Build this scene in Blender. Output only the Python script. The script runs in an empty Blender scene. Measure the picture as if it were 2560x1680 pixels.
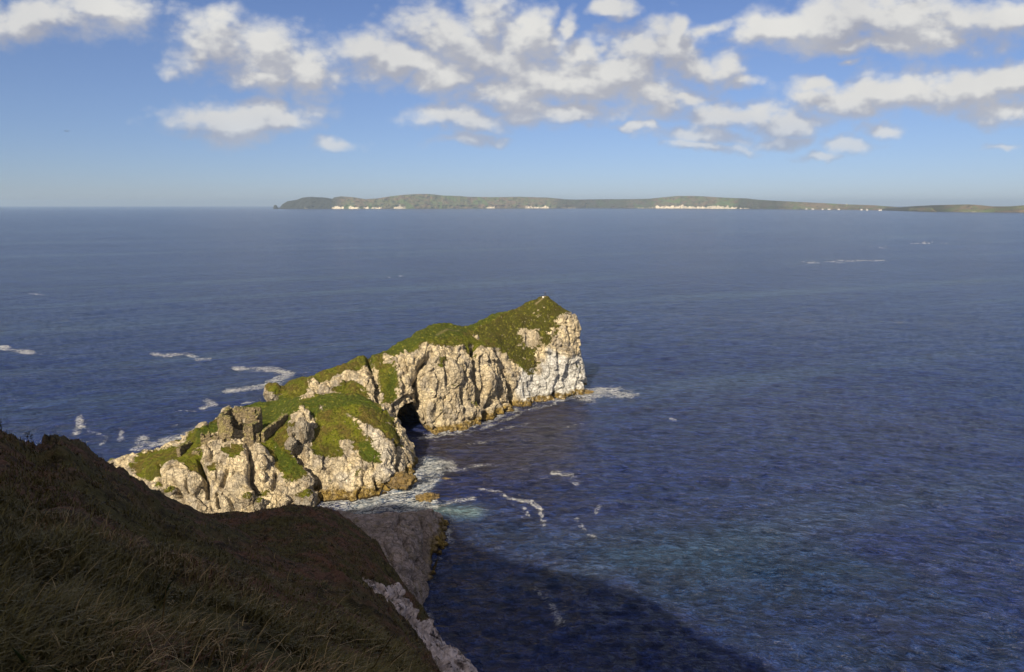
import bpy, bmesh, math, random
import numpy as np
from mathutils import Vector, Matrix
random.seed(7); rng = np.random.default_rng(7)
S = bpy.context.scene
COL = S.collection

# ------------------------------------------------------------------ camera
W0, H0, FPX, CAMH = 2560, 1680, 1707.0, 80.0
PITCH = math.atan((840 - 512.0) / FPX)
cam_d = bpy.data.cameras.new('camera'); cam = bpy.data.objects.new('camera', cam_d); COL.objects.link(cam)
cam.location = (0, 0, CAMH); cam.rotation_euler = (math.pi / 2 - PITCH, 0, 0)
cam_d.sensor_width = 36; cam_d.lens = FPX / W0 * 36; cam_d.clip_start = 0.2; cam_d.clip_end = 90000
S.camera = cam
CP, SP = math.cos(PITCH), math.sin(PITCH)

# ------------------------------------------------------------------ light
SUN_EL = math.radians(35)
SUN_AZ = Vector((-0.36, -0.933, 0)).normalized()
to_sun = Vector((SUN_AZ.x * math.cos(SUN_EL), SUN_AZ.y * math.cos(SUN_EL), math.sin(SUN_EL)))
ld = bpy.data.lights.new('sun', 'SUN'); ld.energy = 5.0; ld.angle = math.radians(0.5); ld.color = (1.0, 0.84, 0.60)
lo = bpy.data.objects.new('sun', ld); COL.objects.link(lo)
lo.rotation_euler = to_sun.to_track_quat('Z', 'Y').to_euler()
S.view_settings.view_transform = 'Standard'; S.view_settings.look = 'None'
S.view_settings.exposure = 0.8; S.view_settings.gamma = 1.0
S.cycles.use_denoising = True
S.cycles.max_bounces = 6; S.cycles.diffuse_bounces = 2; S.cycles.glossy_bounces = 2
S.cycles.volume_bounces = 0; S.cycles.transparent_max_bounces = 6

# ------------------------------------------------------------------ node helper
class NT:
    def __init__(s, tree): s.t = tree; s.n = tree.nodes; s.l = tree.links
    def node(s, typ, ins=None, **props):
        nd = s.n.new(typ)
        for k, v in props.items(): setattr(nd, k, v)
        for k, v in (ins or {}).items():
            if v is None: continue
            sock = nd.inputs[k]
            if isinstance(v, bpy.types.NodeSocket): s.l.new(v, sock)
            else:
                if sock.type == 'RGBA' and len(v) == 3: v = (*v, 1)
                sock.default_value = v
        return nd
    def m(s, op, a, b=None, c=None, clamp=False):
        return s.node('ShaderNodeMath', {0: a, 1: b, 2: c}, operation=op, use_clamp=clamp).outputs[0]
    def vm(s, op, a, b=None, c=None, out=0):
        return s.node('ShaderNodeVectorMath', {0: a, 1: b, 2: c}, operation=op).outputs[out]
    def noise(s, vec, scale, detail=4, rough=0.5, dist=0.0, col=False, lac=2.0):
        nd = s.node('ShaderNodeTexNoise', {'Vector': vec, 'Scale': scale, 'Detail': detail, 'Roughness': rough, 'Distortion': dist, 'Lacunarity': lac})
        return nd.outputs['Color' if col else 'Fac']
    def voro(s, vec, scale, feature='F1', rand=1.0, out='Distance'):
        return s.node('ShaderNodeTexVoronoi', {'Vector': vec, 'Scale': scale, 'Randomness': rand}, feature=feature).outputs[out]
    def mix(s, f, a, b):
        nd = s.node('ShaderNodeMix', {0: f}, data_type='RGBA')
        for sock, v in ((nd.inputs[6], a), (nd.inputs[7], b)):
            if isinstance(v, bpy.types.NodeSocket): s.l.new(v, sock)
            else: sock.default_value = (*v[:3], 1)
        return nd.outputs[2]
    def mr(s, v, a, b, c=0.0, d=1.0, smooth=True):
        return s.node('ShaderNodeMapRange', {0: v, 1: a, 2: b, 3: c, 4: d}, interpolation_type='SMOOTHSTEP' if smooth else 'LINEAR').outputs[0]
    def attr(s, name): return s.node('ShaderNodeAttribute', attribute_name=name).outputs['Fac']
    def scale(s, v, x, y, z): return s.vm('MULTIPLY', v, (x, y, z))

def newmat(name):
    m = bpy.data.materials.new(name); m.use_nodes = True
    t = NT(m.node_tree); b = m.node_tree.nodes['Principled BSDF']
    return m, t, b

# ------------------------------------------------------------------ pixel -> world
def ray(px, py):
    dx = (px - 1280) / FPX; dz = -(py - 840) / FPX
    return np.stack([dx + 0 * dz, CP + dz * SP + 0 * dx, -SP + dz * CP + 0 * dx], -1)
def at(px, py, Y=None, z=None):
    r = ray(np.float64(px), np.float64(py))
    t = (Y / r[1]) if Y is not None else ((z or 0.0) - CAMH) / r[2]
    return r * t + np.array([0, 0, CAMH])
def proj(P):
    x, y, z = P[..., 0], P[..., 1], P[..., 2] - CAMH
    d = y * CP - z * SP; u = y * SP + z * CP
    d = np.maximum(d, 0.1)
    return 1280 + FPX * x / d, 840 - FPX * u / d

# ------------------------------------------------------------------ world: sky and clouds
wd = bpy.data.worlds.new('World'); S.world = wd; wd.use_nodes = True
wd.cycles.sampling_method = 'MANUAL'; wd.cycles.sample_map_resolution = 256
t = NT(wd.node_tree); bg = wd.node_tree.nodes['Background']
sky = t.node('ShaderNodeTexSky', sky_type='NISHITA', sun_disc=False, sun_elevation=SUN_EL,
             sun_rotation=math.atan2(SUN_AZ.x, SUN_AZ.y), altitude=80, air_density=0.85, dust_density=0.15, ozone_density=3.0)
CLOUDS = [(1230,150,230,90,1),(1380,200,200,80,1),(2330,75,180,60,1),(690,165,140,75,1),(70,45,210,62,1),(230,15,110,50,1),(555,105,115,82,1),(690,130,105,68,1),(770,190,95,45,1),(650,205,95,34,1),
 (890,130,75,50,1),(960,165,110,55,1),(1095,70,110,66,1),(1210,50,95,62,1),(1310,100,100,68,1),(1120,190,130,62,1),(1340,60,40,45,1),
 (1412,60,26,42,1),(1440,120,55,50,1),(1515,15,50,26,1),(1440,215,260,62,1),(1500,180,150,55,1),(1610,235,120,52,1),(1290,240,170,52,1),
 (1150,300,130,32,1),(1420,285,220,34,1),(1685,115,95,72,1),(1698,55,38,38,1),(1585,125,75,45,1),(1745,165,60,45,1),(1830,165,65,42,1),
 (1855,200,50,22,1),(1940,75,115,50,1),(2060,75,170,62,1),(2250,45,260,70,1),(2460,20,230,56,1),(2130,120,170,32,1),(1800,60,60,25,.8),
 (2100,262,135,44,1),(2250,235,160,55,1),(2400,235,160,58,1),(2530,200,120,46,1),(2510,285,110,38,1),(2050,222,80,22,.8),
 (1850,285,135,36,1),(1980,305,110,34,1),(1740,340,130,24,.9),(1760,368,110,16,.8),(1950,345,100,18,.8),(2130,358,80,20,.8),(2060,382,70,12,.7),
 (2210,325,70,17,.7),(590,300,165,42,1),(510,288,95,36,1),(690,300,60,26,1),(835,362,75,20,.75),(2125,162,42,13,.8),(1185,350,90,17,.7),(1590,322,48,14,.8),(1700,245,70,20,.7),(2520,372,60,12,.6)]
g = bpy.data.node_groups.new('cloud_density', 'ShaderNodeTree')
g.interface.new_socket('P', in_out='INPUT', socket_type='NodeSocketVector')
g.interface.new_socket('D', in_out='OUTPUT', socket_type='NodeSocketFloat')
gt = NT(g); gi = g.nodes.new('NodeGroupInput'); go = g.nodes.new('NodeGroupOutput')
P = gi.outputs[0]
wob = gt.noise(P, 7.0, 4, 0.6, col=True)
Pw = gt.vm('ADD', P, gt.vm('MULTIPLY', gt.vm('SUBTRACT', wob, (.5, .5, .5)), (.13, .075, 0)))
acc = None
for (cx, cy, rx, ry, wgt) in CLOUDS:
    d = ray(float(cx), float(cy)); c = (d[0] / d[1], d[2] / d[1])
    dr = ray(float(cx) + rx, float(cy)); du = ray(float(cx), float(cy) - ry)
    ru = abs(dr[0] / dr[1] - c[0]); rv = abs(du[2] / du[1] - c[1])
    q = gt.node('ShaderNodeVectorMath', {0: Pw, 1: (1 / ru, 1 / rv, 0), 2: (-c[0] / ru, -c[1] / rv, 0)}, operation='MULTIPLY_ADD').outputs[0]
    ln = gt.vm('LENGTH', q, out=1)
    if wgt < 1: ln = gt.m('ADD', ln, (1 - wgt) * 0.7)
    acc = ln if acc is None else gt.m('SMOOTH_MIN', acc, ln, 0.18)
Ps = gt.vm('MULTIPLY', P, (1.0, 1.5, 1.0))
n1 = gt.noise(Ps, 8.5, 11, 0.64)
v1 = gt.voro(gt.vm('ADD', Ps, gt.vm('MULTIPLY', wob, (.06, .06, .06))), 22.0)
v2 = gt.voro(gt.vm('ADD', Ps, gt.vm('MULTIPLY', gt.noise(P, 30., 2, .5, col=True), (.02, .02, .02))), 60.0)
field = gt.m('SUBTRACT', 1.53, acc)
field = gt.m('ADD', field, gt.m('MULTIPLY', gt.m('SUBTRACT', n1, .5), 2.5))
field = gt.m('ADD', field, gt.m('MULTIPLY', gt.m('SUBTRACT', .38, v1), 0.55))
field = gt.m('ADD', field, gt.m('MULTIPLY', gt.m('SUBTRACT', .38, v2), 0.28))
gt.l.new(field, go.inputs[0])
sx = t.node('ShaderNodeSeparateXYZ', {0: t.node('ShaderNodeTexCoord').outputs['Generated']})
X, Y, Z = sx.outputs
yy = t.m('MAXIMUM', Y, 0.05)
uv = t.node('ShaderNodeCombineXYZ', {0: t.m('DIVIDE', X, yy), 1: t.m('DIVIDE', Z, yy), 2: 0.0}).outputs[0]
def dens(v):
    nd = wd.node_tree.nodes.new('ShaderNodeGroup'); nd.node_tree = g; t.l.new(v, nd.inputs[0]); return nd.outputs[0]
d0 = dens(uv); d1 = dens(t.vm('ADD', uv, (-0.008, 0.024, 0)))
alpha = t.m('MULTIPLY', t.mr(d0, -0.08, 1.05), t.mr(Y, 0.1, 0.3))
lit = t.mr(t.m('SUBTRACT', d0, d1), -0.30, 0.62)
soft = t.noise(uv, 6.0, 3, 0.5)
lit = t.m('ADD', t.m('MULTIPLY', lit, 0.75), t.m('MULTIPLY', t.mr(soft, .3, .7), 0.25))
low = t.mr(t.m('DIVIDE', Z, yy), 0.02, 0.16)
ccol = t.mix(lit, (4.2, 4.4, 5.2), (8.6, 8.5, 8.2))
skyt = t.vm('MULTIPLY', sky.outputs[0], (0.86, 0.88, 1.10))
skyt = t.vm('MULTIPLY', skyt, t.mix(t.mr(Z, -.02, .2, 0, 1, False), (.60, .70, .86), (1, 1, 1)))
skyt = t.vm('MULTIPLY', skyt, t.mix(t.mr(Z, .10, .34, 0, 1), (1.10, 1.04, .95), (1, 1, 1)))
ccol = t.mix(t.m('ADD', 0.5, t.m('MULTIPLY', low, 0.5)), skyt, ccol)
final = t.mix(alpha, skyt, ccol)
fill_clouds = t.m('MULTIPLY', t.m('MAXIMUM', t.m('SUBTRACT', 1, t.mr(Y, -.1, .25)), t.mr(Z, .5, .65)), t.mr(t.noise(t.node('ShaderNodeTexCoord').outputs['Generated'], 2.4, 4, .55), .40, .56))  # unseen bright clouds behind and overhead, added to lift and neutralise the ambient
final = t.mix(fill_clouds, final, (7.6, 6.9, 6.3))
t.l.new(final, bg.inputs[0]); bg.inputs[1].default_value = 0.052

# ------------------------------------------------------------------ numpy noise
def _h(i, j, k, s=0):
    n = (i.astype(np.int64) * 374761393 + j.astype(np.int64) * 668265263 + k.astype(np.int64) * 2147483647 + s * 1274126177) & 0xffffffff
    n = ((n ^ (n >> 13)) * 1274126177) & 0xffffffff
    n = n ^ (n >> 16)
    return (n & 0xffffff) / float(0xffffff)
def vnoise(P, s=0):
    F = np.floor(P); f = P - F; f = f * f * f * (f * (f * 6 - 15) + 10)
    i, j, k = F[..., 0], F[..., 1], F[..., 2]
    r = 0
    for a in (0, 1):
        wa = f[..., 0] if a else 1 - f[..., 0]
        for b in (0, 1):
            wb = f[..., 1] if b else 1 - f[..., 1]
            for c in (0, 1):
                wc = f[..., 2] if c else 1 - f[..., 2]
                r = r + wa * wb * wc * _h(i + a, j + b, k + c, s)
    return r * 2 - 1
def fbm(P, freq, octs=4, gain=.5, s=0, ridged=False):
    P = np.asarray(P, float) * freq; a, r, tot = 1.0, 0, 0
    for o in range(octs):
        n = vnoise(P + o * 17.3, s + o)
        if ridged: n = 1 - 2 * np.abs(n)
        r = r + a * n; tot += a; a *= gain; P = P * 2.03
    return r / tot
def worley(P, freq, s=0):
    P = np.asarray(P, float) * freq; F = np.floor(P)
    best = np.full(P.shape[:-1], 9.0); sec = best.copy(); val = np.zeros(P.shape[:-1])
    for a in (-1, 0, 1):
        for b in (-1, 0, 1):
            for c in (-1, 0, 1):
                i, j, k = F[..., 0] + a, F[..., 1] + b, F[..., 2] + c
                q = np.stack([i + _h(i, j, k, s), j + _h(i, j, k, s + 1), k + _h(i, j, k, s + 2)], -1)
                d = np.sqrt(((P - q) ** 2).sum(-1)); h = _h(i, j, k, s + 3)
                nb = d < best
                sec = np.where(nb, best, np.minimum(sec, d)); val = np.where(nb, h, val); best = np.where(nb, d, best)
    return best, sec, val
def sstep(a, b, x):
    u = np.clip((x - a) / (b - a), 0, 1); return u * u * (3 - 2 * u)
def inpoly(px, py, poly):
    r = np.zeros(px.shape, bool); n = len(poly)
    for i in range(n):
        x1, y1 = poly[i]; x2, y2 = poly[(i + 1) % n]
        if y1 == y2: continue
        c = ((y1 > py) != (y2 > py)) & (px < (x2 - x1) * (py - y1) / (y2 - y1) + x1); r ^= c
    return r
def dline(px, py, pl, ky=1.0):
    best = np.full(px.shape, 1e9)
    if len(pl) == 1: return np.hypot(px - pl[0][0], (py - pl[0][1]) * ky)
    for (x1, y1), (x2, y2) in zip(pl[:-1], pl[1:]):
        dx, dy = x2 - x1, (y2 - y1) * ky; L = dx * dx + dy * dy + 1e-9
        u = np.clip(((px - x1) * dx + (py - y1) * ky * dy) / L, 0, 1)
        best = np.minimum(best, np.hypot(px - x1 - u * dx, (py - y1) * ky - u * dy))
    return best

# ------------------------------------------------------------------ mesh helpers
def grid_faces(nu, nv, cu=False):
    i, j = np.meshgrid(np.arange(nu - 1), np.arange(nv - 1), indexing='ij')
    a = (i * nv + j).ravel(); return np.stack([a, a + nv, a + nv + 1, a + 1], -1)
def mesh_obj(name, V, F, mat=None, attrs=None, parent=None, smooth=True):
    V = np.asarray(V, np.float32).reshape(-1, 3); F = np.asarray(F, np.int32)
    me = bpy.data.meshes.new(name); k = F.shape[1]
    me.vertices.add(len(V)); me.vertices.foreach_set('co', V.ravel())
    me.loops.add(F.size); me.loops.foreach_set('vertex_index', F.ravel())
    me.polygons.add(len(F)); me.polygons.foreach_set('loop_start', np.arange(0, F.size, k, dtype=np.int32))
    me.polygons.foreach_set('loop_total', np.full(len(F), k, np.int32))
    me.update(calc_edges=True)
    me.polygons.foreach_set('use_smooth', np.full(len(F), smooth))
    for an, av in (attrs or {}).items():
        a = me.attributes.new(an, 'FLOAT', 'POINT'); a.data.foreach_set('value', np.asarray(av, np.float32).ravel())
    if mat: me.materials.append(mat)
    me.validate()
    o = bpy.data.objects.new(name, me); COL.objects.link(o)
    if parent: o.parent = parent
    return o
def tag(o, label=None, cat=None, group=None, kind=None):
    if label: o['label'] = label
    if cat: o['category'] = cat
    if group: o['group'] = group
    if kind: o['kind'] = kind
    return o
def empty(name, loc, rz=0):
    o = bpy.data.objects.new(name, None); COL.objects.link(o); o.location = loc; o.rotation_euler = (0, 0, rz)
    o.empty_display_size = 0.5; return o
def cr(A, u):
    """smooth interpolation of rows of A (n,...) at float positions u"""
    n = A.shape[0]; i = np.clip(np.floor(u).astype(int), 0, n - 2); f = (u - i)
    f = f.reshape(f.shape + (1,) * (A.ndim - 1))
    g_ = lambda k: A[np.clip(k, 0, n - 1)]
    p0, p1, p2, p3 = g_(i - 1), g_(i), g_(i + 1), g_(i + 2)
    T = 0.42
    m1, m2 = T * (p2 - p0), T * (p3 - p1)
    return (2 * f**3 - 3 * f**2 + 1) * p1 + (f**3 - 2 * f**2 + f) * m1 + (-2 * f**3 + 3 * f**2) * p2 + (f**3 - f**2) * m2
def params(A, axis, step):
    d = np.linalg.norm(np.diff(A, axis=axis), axis=-1); L = d.max(axis=1 - axis) * .5 + d.mean(axis=1 - axis) * .5
    out = []
    for i, l in enumerate(L):
        k = max(2, int(round(l / step))); out += list(i + np.arange(k) / k)
    return np.array(out + [len(L)])
def normals(G):
    du = np.gradient(G, axis=0); dv = np.gradient(G, axis=1)
    n = np.cross(du, dv); n /= np.linalg.norm(n, axis=-1, keepdims=True) + 1e-9
    return n
def smooth_grid(A, it):
    for _ in range(it):
        B = np.pad(A, ((1, 1), (1, 1)), 'edge'); A = (B[:-2, 1:-1] + B[2:, 1:-1] + B[1:-1, :-2] + B[1:-1, 2:] + 2 * A) / 6
    return A
# ------------------------------------------------------------------ materials
def mat_rock(name, base=(.86, .74, .51), grey=(.52, .47, .39), band=True, green=(.115, .130, .010), brown=(.110, .085, .022), dark=1.0, bsc=1.0, dark_turf=None):
    m, t, b = newmat(name)
    P = t.node('ShaderNodeNewGeometry').outputs['Position']
    big = t.noise(P, .13, 5, .6); mid = t.noise(P, .6, 6, .65); fine = t.noise(P, 3.0, 5, .7)
    col = t.mix(t.mr(t.noise(P, .09, 3, .55), .46, .56), base, tuple(a * .5 + b_ * .5 for a, b_ in zip(base, grey))); col = t.mix(t.mr(t.noise(t.scale(P, 1, 1, .6), .22, 5, .6), .52, .58), col, grey)
    col = t.mix(t.mr(mid, .5, .68), col, tuple(c * .68 for c in grey))
    col = t.mix(t.m('MULTIPLY', t.mr(t.noise(t.scale(P, 1, 1, .22), .5, 5, .65), .49, .64), .7), col, (.30, .235, .15))
    col = t.mix(t.attr('white'), col, t.mix(t.mr(mid, .4, .7), (.84, .87, .90), (.58, .59, .60)))
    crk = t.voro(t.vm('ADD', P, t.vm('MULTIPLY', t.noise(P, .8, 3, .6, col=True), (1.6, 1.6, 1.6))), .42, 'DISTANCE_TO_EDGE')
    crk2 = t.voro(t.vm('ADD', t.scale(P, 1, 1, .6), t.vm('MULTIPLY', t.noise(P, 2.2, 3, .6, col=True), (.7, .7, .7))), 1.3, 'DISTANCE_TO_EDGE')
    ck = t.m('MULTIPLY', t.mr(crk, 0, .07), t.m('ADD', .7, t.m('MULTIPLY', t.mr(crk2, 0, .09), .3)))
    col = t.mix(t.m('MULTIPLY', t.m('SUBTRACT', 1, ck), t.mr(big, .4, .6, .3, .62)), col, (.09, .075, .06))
    col = t.mix(t.m('MULTIPLY', t.mr(fine, .38, .62), .35), col, (.22, .18, .13))
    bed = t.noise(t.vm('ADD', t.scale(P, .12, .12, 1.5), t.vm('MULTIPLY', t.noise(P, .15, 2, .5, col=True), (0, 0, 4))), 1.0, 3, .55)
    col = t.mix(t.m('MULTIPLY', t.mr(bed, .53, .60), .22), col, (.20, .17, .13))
    if band:
        z = t.node('ShaderNodeSeparateXYZ', {0: P}).outputs[2]
        zz = t.m('ADD', z, t.m('MULTIPLY', t.m('SUBTRACT', mid, .5), -3.2))
        ocm = t.m('MULTIPLY', t.m('MULTIPLY', t.mr(zz, 3.3, 1.9), t.attr('shore')), t.mr(t.noise(P, .55, 4, .65), .34, .50, .5, 1))
        oc = t.mix(t.mr(t.noise(P, 1.1, 5, .7), .42, .60), (.33, .235, .065), (.10, .07, .03))
        col = t.mix(ocm, col, oc)
        col = t.mix(t.m('MULTIPLY', t.mr(z, .55, .1), t.attr('shore')), col, (.05, .035, .015))
    gr = t.attr('grass')
    nz = t.node('ShaderNodeSeparateXYZ', {0: t.node('ShaderNodeNewGeometry').outputs['Normal']}).outputs[2]
    gr = t.m('ADD', gr, t.m('MULTIPLY', t.m('SUBTRACT', nz, .55), t.m('MULTIPLY', t.mr(gr, 0, .12), .7)))
    gm = t.mr(t.m('ADD', gr, t.m('ADD', t.m('MULTIPLY', t.m('SUBTRACT', mid, .5), 2.7), t.m('MULTIPLY', t.m('SUBTRACT', fine, .5), 1.5))), .42, .60)
    gcol = t.mix(t.mr(t.noise(P, .22, 4, .65), .42, .6), green, brown)
    gcol = t.mix(t.m('MULTIPLY', t.attr('lush'), .8), gcol, (.050, .082, .009))
    gcol = t.mix(t.m('MULTIPLY', t.attr('heath'), .8), gcol, (.045, .042, .012))
    gcol = t.mix(t.mr(t.noise(P, .9, 4, .6), .52, .68), gcol, (.185, .180, .030) if dark_turf is None else gcol)
    gcol = t.mix(t.mr(t.noise(P, 1.6, 5, .7), .46, .64), gcol, tuple(c * .38 for c in green))
    gcol = t.mix(t.m('MULTIPLY', t.attr('path'), .8), gcol, (.25, .2, .12))
    col = t.mix(gm, col, gcol)
    if dark != 1: col = t.vm('SCALE', col); t.n[-1].inputs['Scale'].default_value = dark
    t.l.new(col, b.inputs['Base Color'])
    b.inputs['Roughness'].default_value = .9; b.inputs['Specular IOR Level'].default_value = .15
    h = t.m('ADD', t.m('MULTIPLY', mid, .5), t.m('SUBTRACT', t.m('MULTIPLY', fine, .22), t.m('ADD', t.m('MULTIPLY', t.mr(bed, .53, .60), .12), t.m('MULTIPLY', t.m('ABSOLUTE', t.m('SUBTRACT', t.noise(t.scale(P, 1, 1, .55), 1.1, 4, .6), .5)), -.9))))
    h = t.m('ADD', h, t.m('MULTIPLY', ck, .22))
    gh = t.m('ADD', t.m('MULTIPLY', t.noise(P, 2.3, 5, .75), .45), t.m('MULTIPLY', mid, .3))
    hh = t.m('ADD', t.m('MULTIPLY', h, t.m('SUBTRACT', 1, gm)), t.m('MULTIPLY', gh, gm))
    bp = t.node('ShaderNodeBump', {'Strength': 1.0, 'Distance': 2.0 * bsc, 'Height': hh})
    t.l.new(bp.outputs[0], b.inputs['Normal'])
    return m
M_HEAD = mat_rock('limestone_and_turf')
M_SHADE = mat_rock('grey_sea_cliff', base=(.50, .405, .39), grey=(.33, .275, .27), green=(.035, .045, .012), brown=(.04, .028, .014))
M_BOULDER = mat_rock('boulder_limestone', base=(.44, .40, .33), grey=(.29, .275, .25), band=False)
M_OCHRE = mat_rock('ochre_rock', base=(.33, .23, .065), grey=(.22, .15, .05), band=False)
def mat_simple(name, col, rough=.9, var=.35, sc=1.5):
    m, t, b = newmat(name); P = t.node('ShaderNodeNewGeometry').outputs['Position']
    n = t.noise(P, sc, 4, .6)
    t.l.new(t.mix(t.mr(n, .35, .65), tuple(c * (1 - var) for c in col), tuple(min(1, c * (1 + var * .5)) for c in col)), b.inputs['Base Color'])
    b.inputs['Roughness'].default_value = rough; b.inputs['Specular IOR Level'].default_value = .2
    return m
def mat_masonry():
    m, t, b = newmat('ruin_masonry'); P = t.node('ShaderNodeNewGeometry').outputs['Position']
    Pq = t.scale(P, 1, 1, 1.6)
    ed = t.voro(Pq, 1.7, 'DISTANCE_TO_EDGE'); cell = t.node('ShaderNodeTexVoronoi', {'Vector': Pq, 'Scale': 1.7}).outputs['Color']
    cs = t.node('ShaderNodeSeparateColor', {0: cell}).outputs[0]
    col = t.mix(cs, (.11, .09, .065), (.26, .215, .14))
    lich = t.mr(t.noise(P, .5, 4, .6), .5, .66)
    col = t.mix(t.m('MULTIPLY', lich, .6), col, (.30, .27, .10))
    col = t.mix(t.mr(ed, .09, .0), col, (.05, .042, .03))
    up = t.node('ShaderNodeSeparateXYZ', {0: t.node('ShaderNodeNewGeometry').outputs['Normal']}).outputs[2]
    col = t.mix(t.m('MULTIPLY', t.mr(up, .5, .9), .5), col, (.12, .14, .03))
    t.l.new(col, b.inputs['Base Color']); b.inputs['Roughness'].default_value = .95; b.inputs['Specular IOR Level'].default_value = .1
    h = t.m('ADD', t.m('MULTIPLY', t.mr(ed, 0, .12), .5), t.m('MULTIPLY', t.noise(P, 5, 4, .6), .4))
    t.l.new(t.node('ShaderNodeBump', {'Strength': .8, 'Distance': .25, 'Height': h}).outputs[0], b.inputs['Normal'])
    return m
M_RUIN = mat_masonry()
def mat_water():
    m, t, b = newmat('sea_water')
    P = t.node('ShaderNodeNewGeometry').outputs['Position']
    R = t.node('ShaderNodeVectorRotate', {0: P, 'Angle': math.radians(-24)}, rotation_type='Z_AXIS').outputs[0]
    Pc = t.node('ShaderNodeSeparateXYZ', {0: t.vm('SUBTRACT', P, (20, -150, 0))})
    rr = t.m('SQRT', t.m('ADD', t.m('MULTIPLY', Pc.outputs[0], Pc.outputs[0]), t.m('MULTIPLY', Pc.outputs[1], Pc.outputs[1])))
    Q = t.node('ShaderNodeCombineXYZ', {0: t.m('MULTIPLY', t.m('ARCTAN2', Pc.outputs[0], Pc.outputs[1]), 330.0), 1: rr, 2: 0.0}).outputs[0]
    big = t.noise(t.scale(P, .4, 1, 1), .006, 5, .6); streak = t.noise(t.scale(R, .12, 1, 1), .012, 5, .6)
    med = t.noise(t.scale(P, .35, 1, 1), .02, 5, .6)
    col = t.mix(t.mr(big, .35, .65), (.0045, .0095, .050), (.0080, .0155, .062))
    col = t.mix(t.mr(streak, .50, .68), col, (.017, .030, .066))
    col = t.mix(t.m('MULTIPLY', t.attr('teal'), t.mr(med, .3, .7)), col, (.004, .020, .040))
    col = t.mix(t.m('MULTIPLY', t.attr('kelp'), t.mr(t.noise(P, .06, 4, .6), .3, .55)), col, (.019, .017, .020))
    col = t.mix(t.attr('milky'), col, (.075, .12, .13))
    swell = t.noise(t.scale(R, .45, 1, 1), .09, 3, .5, dist=.4)
    chop = t.noise(t.scale(Q, .58, 1, 1), .42, 6, .62, dist=.35)
    rg = t.m('SUBTRACT', 1, t.m('MULTIPLY', t.m('ABSOLUTE', t.m('SUBTRACT', t.noise(t.scale(Q, .5, 1, 1), .5, 4, .6, dist=.5), .5)), 5.5))
    crest = t.mr(t.m('ADD', t.m('MULTIPLY', chop, .6), t.m('MULTIPLY', swell, .4)), .36, .64, .55, 1.4)
    crest = t.m('ADD', crest, t.m('MULTIPLY', t.mr(rg, .45, 1.0), t.mr(chop, .4, .6, .2, 1.3)))
    col = t.vm('MULTIPLY', col, t.node('ShaderNodeCombineXYZ', {0: crest, 1: crest, 2: crest}).outputs[0])
    rip = t.noise(t.scale(R, .6, 1, 1), 1.5, 4, .6)
    h = t.m('ADD', t.m('MULTIPLY', swell, 3.6), t.m('ADD', t.m('ADD', t.m('MULTIPLY', chop, 2.0), t.m('MULTIPLY', t.m('MAXIMUM', rg, 0), .28)), t.m('MULTIPLY', rip, .16)))
    gust = t.mr(t.noise(t.scale(P, .3, 1, 1), .006, 4, .6), .35, .65, .75, 1.15)
    bp = t.node('ShaderNodeBump', {'Strength': gust, 'Distance': 1.35, 'Height': h})
    t.l.new(bp.outputs[0], b.inputs['Normal'])
    # foam: streaky lace where the foam field is strong
    wv_ = t.vm('MULTIPLY', t.noise(P, .3, 3, .5, col=True), (5, 5, 5))
    l1 = t.noise(t.vm('ADD', t.scale(R, .5, 1, 1), wv_), .55, 7, .72)
    l2 = t.noise(t.vm('ADD', t.scale(R, .6, 1, 1), wv_), .9, 5, .65)
    lace = t.mr(t.m('ABSOLUTE', t.m('SUBTRACT', l2, .5)), .0, .09, 1, 0)
    fo = t.attr('foam')
    v_ = t.m('ADD', t.m('MULTIPLY', fo, .86), t.m('MULTIPLY', t.m('SUBTRACT', l1, .5), 3.6))
    fm = t.m('MULTIPLY', t.mr(v_, .55, 1.3), t.m('ADD', .35, t.m('MULTIPLY', lace, .6)))
    fm = t.m('MAXIMUM', fm, t.m('MULTIPLY', t.m('MULTIPLY', t.mr(fo, .12, .6), lace), t.mr(v_, .15, .7, 0, .75)))
    fm = t.m('MULTIPLY', fm, t.mr(fo, .03, .3))
    t.l.new(t.mix(fm, col, (.62, .64, .64)), b.inputs['Base Color'])
    t.l.new(t.m('ADD', .16, t.m('MULTIPLY', fm, .7)), b.inputs['Roughness'])
    b.inputs['IOR'].default_value = 1.33
    t.l.new(t.m('SUBTRACT', .5, t.m('MULTIPLY', fm, .45)), b.inputs['Specular IOR Level'])
    return m
def mat_blade():
    m, t, b = newmat('grass_blades')
    tone = t.attr('tone'); dry = t.attr('dry')
    col = t.mix(tone, (.058, .048, .016), (.155, .130, .044))
    col = t.mix(t.mr(dry, .60, .72), col, (.40, .29, .15))
    col = t.mix(t.mr(dry, .72, .85), col, (.14, .065, .045))
    t.l.new(col, b.inputs['Base Color']); b.inputs['Roughness'].default_value = .6; b.inputs['Specular IOR Level'].default_value = .25
    return m
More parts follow.
